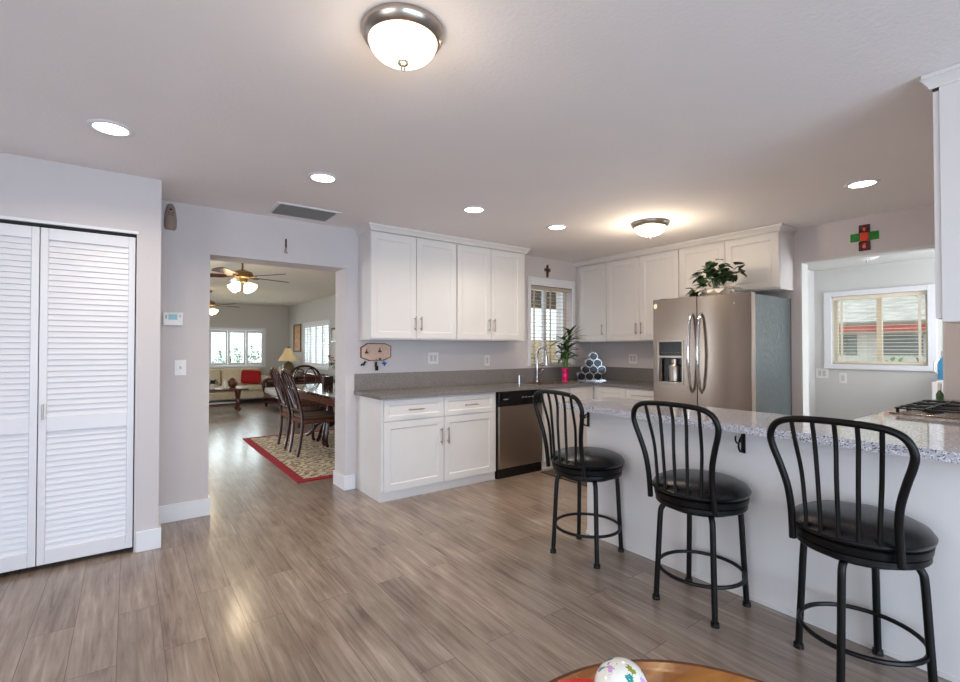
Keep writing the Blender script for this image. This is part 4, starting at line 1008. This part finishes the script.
def dining_chair(label, loc, rz, arch=False):
    """front faces +x locally, back at -x"""
    r = thing('dining_chair', label, 'chair', loc, rz, 'dark cherry dining chairs')
    hw = 0.20
    for s in (-1, 1):
        p = smooth_path([(-0.24, s*hw*0.85, 0.012), (-0.205, s*hw*0.9, 0.20), (-0.19, s*hw, 0.43), (-0.215, s*hw*1.02, 0.60), (-0.27, s*hw*1.05, 0.80), (-0.335, s*hw*0.95, 0.97)], 5)
        MB().tube(p, 0.020, 0.016, seg=8).build('back_leg', M['cherry'], r)
        p = smooth_path([(0.24, s*0.22, 0.42), (0.262, s*0.235, 0.33), (0.235, s*0.22, 0.15), (0.24, s*0.222, 0.03), (0.262, s*0.23, 0.014)], 5)
        MB().tube(p, 0.027, 0.017, seg=8).build('front_leg', M['cherry'], r)
    MB().box((-0.20, -0.215, 0.39), (0.25, 0.215, 0.44)).build('seat_frame', M['walnut'], r, bevel=0.012)
    MB().box((-0.19, -0.21, 0.44), (0.255, 0.21, 0.485)).build('seat_cushion', M['brownseat'], r, bevel=0.02, segs=3)
    bx = lambda z: -0.19 - 0.145*max(0.0, (z-0.45)/0.55)**1.3
    top = [(-0.19, 0.95), (-0.15, 0.995), (-0.08, 1.02), (0, 1.03), (0.08, 1.02), (0.15, 0.995), (0.19, 0.95)]
    MB().tube(smooth_path([(bx(z)-0.002, y, z) for y, z in top], 4), 0.020, seg=8).build('crest_rail', M['cherry'], r)
    MB().tube([(bx(0.55), -hw, 0.55), (bx(0.55), hw, 0.55)], 0.014, seg=8).build('lower_rail', M['cherry'], r)
    for s in (-1, 0, 1):
        q = [(s*0.05, 0.55), (s*0.05-0.045, 0.68), (s*0.10-0.055, 0.82), (s*0.10, 0.99)]
        q2 = [(s*0.05, 0.55), (s*0.05+0.045, 0.68), (s*0.10+0.055, 0.82), (s*0.10, 0.99)]
        MB().tube(smooth_path([(bx(z), y, z) for y, z in q], 4), 0.010, seg=6).tube(smooth_path([(bx(z), y, z) for y, z in q2], 4), 0.010, seg=6).build('back_splat', M['cherry'], r)
    return r
dc = dining_chair('dark cherry dining chair nearest the kitchen opening', (1.855, 6.02, RZ), 0)
dup(dc, (1.855, 6.585, RZ), 0, 'dark cherry dining chair behind the nearest one at the table side')
def arm_chair(label, loc, rz):
    r = thing('dining_chair', label, 'chair', loc, rz, 'dark cherry dining chairs')
    for s in (-1, 1):
        MB().tube(smooth_path([(-0.26, s*0.22, 0.012), (-0.22, s*0.23, 0.43), (-0.25, s*0.26, 0.70), (-0.29, s*0.25, 0.85)], 5), 0.022, 0.018, seg=8).build('back_leg', M['cherry'], r)
        MB().tube(smooth_path([(0.25, s*0.25, 0.42), (0.27, s*0.26, 0.33), (0.24, s*0.24, 0.12), (0.26, s*0.25, 0.014)], 5), 0.028, 0.018, seg=8).build('front_leg', M['cherry'], r)
        MB().tube(smooth_path([(-0.25, s*0.26, 0.66), (0.0, s*0.29, 0.66), (0.15, s*0.28, 0.64), (0.16, s*0.27, 0.45)], 5), 0.018, seg=8).build('arm', M['cherry'], r)
    MB().box((-0.22, -0.25, 0.39), (0.27, 0.25, 0.44)).build('seat_frame', M['walnut'], r, bevel=0.012)
    MB().box((-0.21, -0.24, 0.44), (0.275, 0.24, 0.485)).build('seat_cushion', M['brownseat'], r, bevel=0.02)
    bx = lambda z: -0.22-0.09*max(0, (z-0.45)/0.5)
    arc = [(-0.255, 0.80)]+[(-0.255*math.cos(t), 0.80+0.20*math.sin(t)) for t in [PI*i/10 for i in range(1, 10)]]+[(0.255, 0.80)]
    MB().tube([(bx(z), y, z) for y, z in arc], 0.020, seg=8).build('crest_rail', M['cherry'], r)
    MB().tube([(bx(0.56), -0.235, 0.56), (bx(0.56), 0.235, 0.56)], 0.015, seg=8).build('lower_rail', M['cherry'], r)
    for cy in (-0.09, 0.09):
        MB().tube([(bx(0.76+0.19*math.sin(t)), cy+0.10*math.cos(t), 0.76+0.19*math.sin(t)) for t in [2*PI*i/24 for i in range(24)]], 0.012, seg=6, closed=True).build('back_splat', M['cherry'], r)
    return r
arm_chair('arched back cherry armchair at the far end of the dining table', (2.47, 8.22, 0), -R90)
vs_ = thing('flower_vase', 'vase of orange flowers on the dining table', 'flowers', (2.36, 6.55, RZ+0.753))
MB().lathe([(0, 0), (0.05, 0), (0.06, 0.04), (0.045, 0.12), (0.03, 0.18), (0.045, 0.21), (0.038, 0.21), (0, 0.15)], seg=20).build('vase', M['winedark'], vs_)
fl = MB(); le = MB(); rnd = random.Random(5); sm = MB()
for i in range(11):
    a = i*0.57+2.0; rr = 0.07+rnd.random()*0.09; z = 0.30+rnd.random()*0.13
    c = Vector((math.cos(a)*rr, math.sin(a)*rr, z)); sm.tube([(0, 0, 0.15), c*0.6+Vector((0, 0, 0.08)), c], 0.003, seg=5)
    for k in range(6): fl.leaf(c, (math.cos(k*1.05), math.sin(k*1.05), 0.7), (0, 0, 1), 0.05, 0.035)
    for k in range(3): le.leaf(c*0.8, (math.cos(a+k), math.sin(a+k), 0.0), (0, 0, 1), 0.09, 0.03)
fl.build('flower', M['orangefl'], vs_); le.build('foliage', M['leafdark'], vs_); sm.build('stem', M['leaf'], vs_)
bxx = MB().box((-0.07, -0.05, 0), (0.07, 0.05, 0.13)).build('wooden_box', M['cherry'], bevel=0.004); bxx.location = (2.36, 7.02, RZ+0.753); tag(bxx, 'dark red wooden box on the far end of the dining table', 'box')

def ceiling_fan(label, x, y, rod, rot0, group='brass ceiling fans'):
    r = thing('ceiling_fan', label, 'ceiling fan', (x, y, CEIL), rot0, group)
    MB().lathe([(0.06, 0.0), (0.055, -0.03), (0.02, -0.05), (0.012, -0.06), (0.012, -rod), (0, -rod)], seg=20).build('canopy_rod', M['brass'], r)
    z = -rod
    MB().lathe([(0, z+0.01), (0.05, z+0.005), (0.11, z-0.02), (0.12, z-0.05), (0.10, z-0.085), (0.06, z-0.10), (0.05, z-0.14), (0, z-0.15)], seg=28).build('motor', M['brass'], r)
    for k in range(5):
        a = 2*PI*k/5; c, s = math.cos(a), math.sin(a)
        R_ = Matrix.Rotation(a, 3, 'Z'); tl = Matrix.Rotation(math.radians(12), 3, 'X')
        b = MB(); pts = [(0.17, -0.035, 0), (0.22, -0.055, 0), (0.55, -0.07, 0), (0.60, -0.045, 0), (0.615, 0, 0), (0.60, 0.045, 0), (0.55, 0.07, 0), (0.22, 0.055, 0), (0.17, 0.035, 0)]
        P = [R_ @ (tl @ Vector(p)) + Vector((0, 0, z-0.075)) for p in pts]
        b.prism(P, (0, 0, 1), 0.007); bl_ = b.build('blade', M['cherry'] if k % 2 == 0 else M['walnut'], r, smooth=False)
        MB().tube([R_ @ Vector((0.09, 0, z-0.075)), R_ @ Vector((0.14, 0, z-0.085)), R_ @ Vector((0.21, 0, z-0.078))], 0.009, seg=6).build('blade_iron', M['brass'], bl_)
    for k in range(4):
        a = 2*PI*k/4+0.5; c, s = math.cos(a), math.sin(a)
        d = Vector((c*0.75, s*0.75, -0.65)).normalized(); o = Vector((c*0.05, s*0.05, z-0.14))
        q = Vector((0, 0, 1)).rotation_difference(d).to_matrix()
        sh = MB().lathe([(0.018, 0.02), (0.03, 0.04), (0.045, 0.075), (0.065, 0.12), (0.060, 0.12), (0.04, 0.075), (0, 0.04)], seg=20)
        for v in sh.bm.verts: v.co = q @ v.co + o
        s_ = sh.build('glass_shade', M['fanlamp'], r)
        MB().tube([Vector((0, 0, z-0.13)), o, o+d*0.03], 0.010, seg=8).build('lamp_arm', M['brass'], s_)
    l = bpy.data.lights.new('fan_glow', 'POINT'); l.energy = 14; l.color = (1.0, 0.82, 0.58); l.shadow_soft_size = 0.1
    o = bpy.data.objects.new('fan_glow', l); COL.objects.link(o); o.parent = r; o.location = (0, 0, z-0.32)
    return r
ceiling_fan('brass ceiling fan with lit glass shades over the dining table', 1.11, 6.42, 0.17, 0.32)
ceiling_fan('farther ceiling fan with lit shades in the living room', 1.24, 10.6, 0.20, 0.35)

# ------------------------------------------------------------------ living room
so_ = thing('sofa', 'beige rolled arm sofa under the far living room window', 'sofa', (0.75, 12.50, 0))
MB().box((0.20, 0.02, 0.10), (1.92, 0.80, 0.28)).build('base', M['beige'], so_, bevel=0.02)
for i, x in enumerate((0.22, 1.065)):
    MB().box((x, 0.0, 0.28), (x+0.84, 0.58, 0.42)).build('seat_cushion', M['beige'], so_, bevel=0.05, segs=4)
    MB().obox((x+0.42, 0.66, 0.60), (0.83, 0.20, 0.42), Matrix.Rotation(-0.18, 3, 'X')).build('back_cushion', M['beige'], so_, bevel=0.07, segs=4)
MB().box((0.16, 0.72, 0.10), (1.98, 0.86, 0.80)).build('back', M['beige'], so_, bevel=0.05, segs=4)
for x in (0.10, 2.03):
    MB().box((x-0.09, 0.0, 0.10), (x+0.09, 0.84, 0.52)).lathe([(0, -0.02), (0.125, -0.02), (0.125, 0.84), (0, 0.84)], (x, 0, 0.50), 20, 'Y').build('arm', M['beige'], so_, bevel=0.02)
for x in (0.06, 2.07):
    for y in (0.05, 0.78): MB().lathe([(0.02, 0), (0.03, 0.05), (0.035, 0.10)], (x, y, 0), 12).build('foot', M['cherry'], so_)
pw = MB().box((-0.22, -0.07, -0.17), (0.22, 0.07, 0.17)).build('throw_pillow', M['red'], bevel=0.06, segs=4); pw.location = (2.42, 12.80, 0.60); pw.rotation_euler = (-0.25, 0.08, -0.1)
tag(pw, 'red throw pillow at the right end of the beige sofa', 'pillow')
ct = thing('coffee_table', 'walnut trestle coffee table in front of the beige sofa', 'coffee table', (0.75, 10.95, 0))
MB().box((0, 0, 0.43), (1.28, 0.60, 0.47)).build('table_top', M['walnut'], ct, bevel=0.008)
MB().box((0.15, 0.12, 0.14), (1.08, 0.48, 0.165)).build('shelf', M['walnut'], ct, bevel=0.005)
for x in (0.16, 1.12):
    for s in (0, 1):
        MB().tube(smooth_path([(x, 0.06 if s else 0.54, 0.43), (x, 0.22 if s else 0.38, 0.26), (x, 0.24 if s else 0.36, 0.16), (x, 0.50 if s else 0.10, 0.02)]), 0.03, 0.03, seg=8).build('leg', M['walnut'], ct)
def deco(name, label, cat, loc, prof, m_):
    o = MB().lathe(prof, seg=16).build(name, M[m_]); o.location = loc; tag(o, label, cat); return o
deco('white_pitcher', 'white ceramic pitcher on the coffee table', 'pitcher', (1.62, 11.2, 0.4705), [(0, 0), (0.05, 0), (0.06, 0.08), (0.04, 0.15), (0.05, 0.19), (0, 0.19)], 'cream')
deco('brown_pot', 'round brown pot on the coffee table', 'pot', (1.78, 11.32, 0.4705), [(0, 0), (0.05, 0), (0.09, 0.06), (0.09, 0.13), (0.05, 0.19), (0, 0.22)], 'walnut')
fp = thing('potted_plant', 'small leafy plant on the left end of the coffee table', 'plant', (1.40, 11.25, 0.4705))
MB().lathe([(0, 0), (0.05, 0), (0.07, 0.10), (0, 0.09)], seg=16).build('pot', M['cream'], fp)
g_ = MB(); rnd = random.Random(9)
for i in range(40):
    a = rnd.uniform(0, 2*PI); g_.leaf((math.cos(a)*0.03, math.sin(a)*0.03, 0.09+rnd.random()*0.1), (math.cos(a), math.sin(a), rnd.uniform(-.1, 1)), (0, 0, 1), 0.10, 0.05)
g_.build('foliage', M['leafdark'], fp)
st_ = thing('settee', 'wooden framed settee with pale striped seat against the right wall', 'settee', (2.44, 9.60, 0))
MB().box((0, 0, 0.10), (0.80, 1.95, 0.30)).build('frame', M['cherry'], st_, bevel=0.02)
MB().box((0.0, 0.07, 0.30), (0.72, 1.88, 0.43)).build('seat_cushion', M['tufted'], st_, bevel=0.04, segs=3)
MB().box((0.72, 0, 0.10), (0.82, 1.95, 0.78)).build('back', M['cherry'], st_, bevel=0.03)
for y in (0.03, 1.92):
    MB().tube(smooth_path([(0.78, y, 0.62), (0.4, y, 0.60), (0.08, y, 0.60), (0.0, y, 0.50), (0.04, y, 0.30)]), 0.035, seg=8).box((0.05, y-0.02, 0.28), (0.75, y+0.02, 0.56)).build('arm', M['cherry'], st_)
for x in (0.05, 0.76):
    for y in (0.06, 1.89): MB().lathe([(0.025, 0), (0.04, 0.10)], (x, y, 0), 10).build('foot', M['cherry'], st_)
et = thing('end_table', 'small dark wood end table in the living room corner', 'table', (3.165, 12.30, 0))
MB().box((-0.24, -0.24, 0.53), (0.24, 0.24, 0.56)).build('table_top', M['cherry'], et, bevel=0.005)
for x in (-0.2, 0.2):
    for y in (-0.2, 0.2): MB().cyl((x, y, 0), (x, y, 0.53), 0.018, 0.025).build('leg', M['cherry'], et)
lp = thing('table_lamp', 'table lamp with a bell shade and olive base on the end table', 'lamp', (3.165, 12.30, 0.5605))
MB().lathe([(0, 0), (0.09, 0), (0.10, 0.03), (0.13, 0.16), (0.14, 0.30), (0.09, 0.38), (0.02, 0.42), (0.015, 0.50), (0, 0.50)], seg=24).build('lamp_base', M['olive'], lp)
MB().lathe([(0.235, 0.44), (0.20, 0.50), (0.13, 0.60), (0.09, 0.70), (0.085, 0.74), (0.0, 0.74)], seg=32).build('lamp_shade', M['shade'], lp)
MB().ball((0, 0, 0.77), 0.02).cyl((0, 0, 0.70), (0, 0, 0.76), 0.005).build('finial', M['brass'], lp)
deco('white_figurine', 'pale ceramic figurine beside the table lamp', 'figurine', (2.95, 12.20, 0.5605), [(0, 0), (0.05, 0), (0.04, 0.08), (0.055, 0.16), (0.03, 0.22), (0.04, 0.27), (0, 0.31)], 'cream')
def picture(label, loc, rz, w_, h_, m_, fm_):
    r = thing('framed_picture', label, 'picture', loc, rz)
    f = MB(); t = 0.035
    f.box((0, -0.025, 0), (t, -0.001, h_)); f.box((w_-t, -0.025, 0), (w_, -0.001, h_)); f.box((t, -0.025, 0), (w_-t, -0.001, t)); f.box((t, -0.025, h_-t), (w_-t, -0.001, h_))
    f.build('frame', M[fm_], r, smooth=False); MB().box((t, -0.012, t), (w_-t, -0.001, h_-t)).build('print', M[m_], r, smooth=False)
picture('tall brown framed picture between corner and shutters', (XR, 12.83, 1.21), -R90, 0.62, 0.70, 'art', 'frame')
picture('small black framed print right of the side wall shutters', (XR, 9.98, 1.43), -R90, 0.42, 0.30, 'paper', 'black')

# ------------------------------------------------------------------ outside, seen through the windows
nh = thing('neighbour_house', 'white neighbouring house with a grey roof and red fascia', 'house', (11.5, -1.0, 0))
MB().box((0, -4, -0.12), (3, 9, 1.70)).build('wall', M['stucco'], nh, smooth=False)
MB().box((-0.45, -4.3, 1.62), (-0.38, 9.3, 1.74)).build('fascia', M['redtrim'], nh, smooth=False)
MB().prism([(-0.45, -4.3, 1.74), (4, -4.3, 3.7), (4, -4.3, 3.8), (-0.5, -4.3, 1.80)], (0, 1, 0), 13.6).build('roof', M['shingle'], nh, smooth=False)
for i, yy in enumerate((0.6, 2.6, 4.2)):
    q = MB().box((-0.03, yy, 1.18), (0.02, yy+1.2, 1.56)).build('window', M['windowdark'], nh, smooth=False)
    MB().box((-0.045, yy+0.58, 1.18), (-0.03, yy+0.62, 1.56)).build('window_frame', M['trim'], q, smooth=False)
gw_ = MB().box((9.2, -4, -0.12), (9.35, 7.5, 1.02)).build('garden_wall', M['stucco'], smooth=False, origin=(9.2, 0, 0)); tag(gw_, 'low white garden wall outside the laundry window', 'garden wall')
pr_ = thing('patio_cover', 'dark timber patio cover outside the sink window', 'patio cover', (4.6, 6.0, -0.12))
MB().box((-0.9, -1.1, 2.26), (3.9, 1.4, 2.41)).build('roof_deck', M['darkbrown'], pr_, smooth=False)
for x in (1.2, 3.8): MB().box((x-0.06, 1.2, 0.0), (x+0.06, 1.32, 2.26)).build('post', M['darkbrown'], pr_, smooth=False)
fc = thing('garden_fence', 'tan board fence beyond the sink window', 'fence', (3.8, 9.5, -0.12))
MB().box((0, 0, 0.1), (7, 0.03, 1.65)).build('boards', M['fence'], fc, smooth=False)
for x in (0.1, 2.4, 4.7, 6.9): MB().box((x-.05, 0.03, 0), (x+.05, 0.12, 1.7)).build('post', M['darkbrown'], fc, smooth=False)
def shrub(label, c, r, n=500, L=0.16, seed=1):
    rn = random.Random(seed); t = thing('garden_shrub', label, 'shrub', (c[0], c[1], -0.12)); m = MB(); s = MB()
    for i in range(n):
        d = Vector((rn.gauss(0, 1), rn.gauss(0, 1), rn.gauss(0, 1))).normalized()
        p = Vector((d.x*r[0], d.y*r[1], c[2]+d.z*r[2]))*1.0*rn.uniform(0.75, 1.0); m.leaf(p, d+Vector((rn.uniform(-.6, .6), rn.uniform(-.6, .6), 0.2)), (0, 0, 1), L, L*0.5)
    for k in range(5): s.tube([(0.05*k-0.1, 0, 0), (0.12*k-0.25, 0.02*k, c[2]*0.8)], 0.02, 0.008, seg=6)
    m.build('foliage', M['hedge'], t); s.build('stem', M['darkbrown'], t)
shrub('green shrub beside the patio seen through the sink window', (7.4, 8.9, 1.0), (0.7, 0.4, 0.7), seed=2)
shrub('shrub behind the garden wall outside the laundry window', (9.95, 2.2, 0.85), (0.45, 0.45, 0.4), 220, 0.13, seed=3)
shrub('leafy shrub outside the far living room window', (2.8, 15.2, 0.9), (1.1, 0.6, 0.5), 500, seed=4)
shrub('leafy shrub outside the side window of the living room', (5.2, 11.5, 0.9), (0.7, 1.3, 0.8), 500, seed=5)
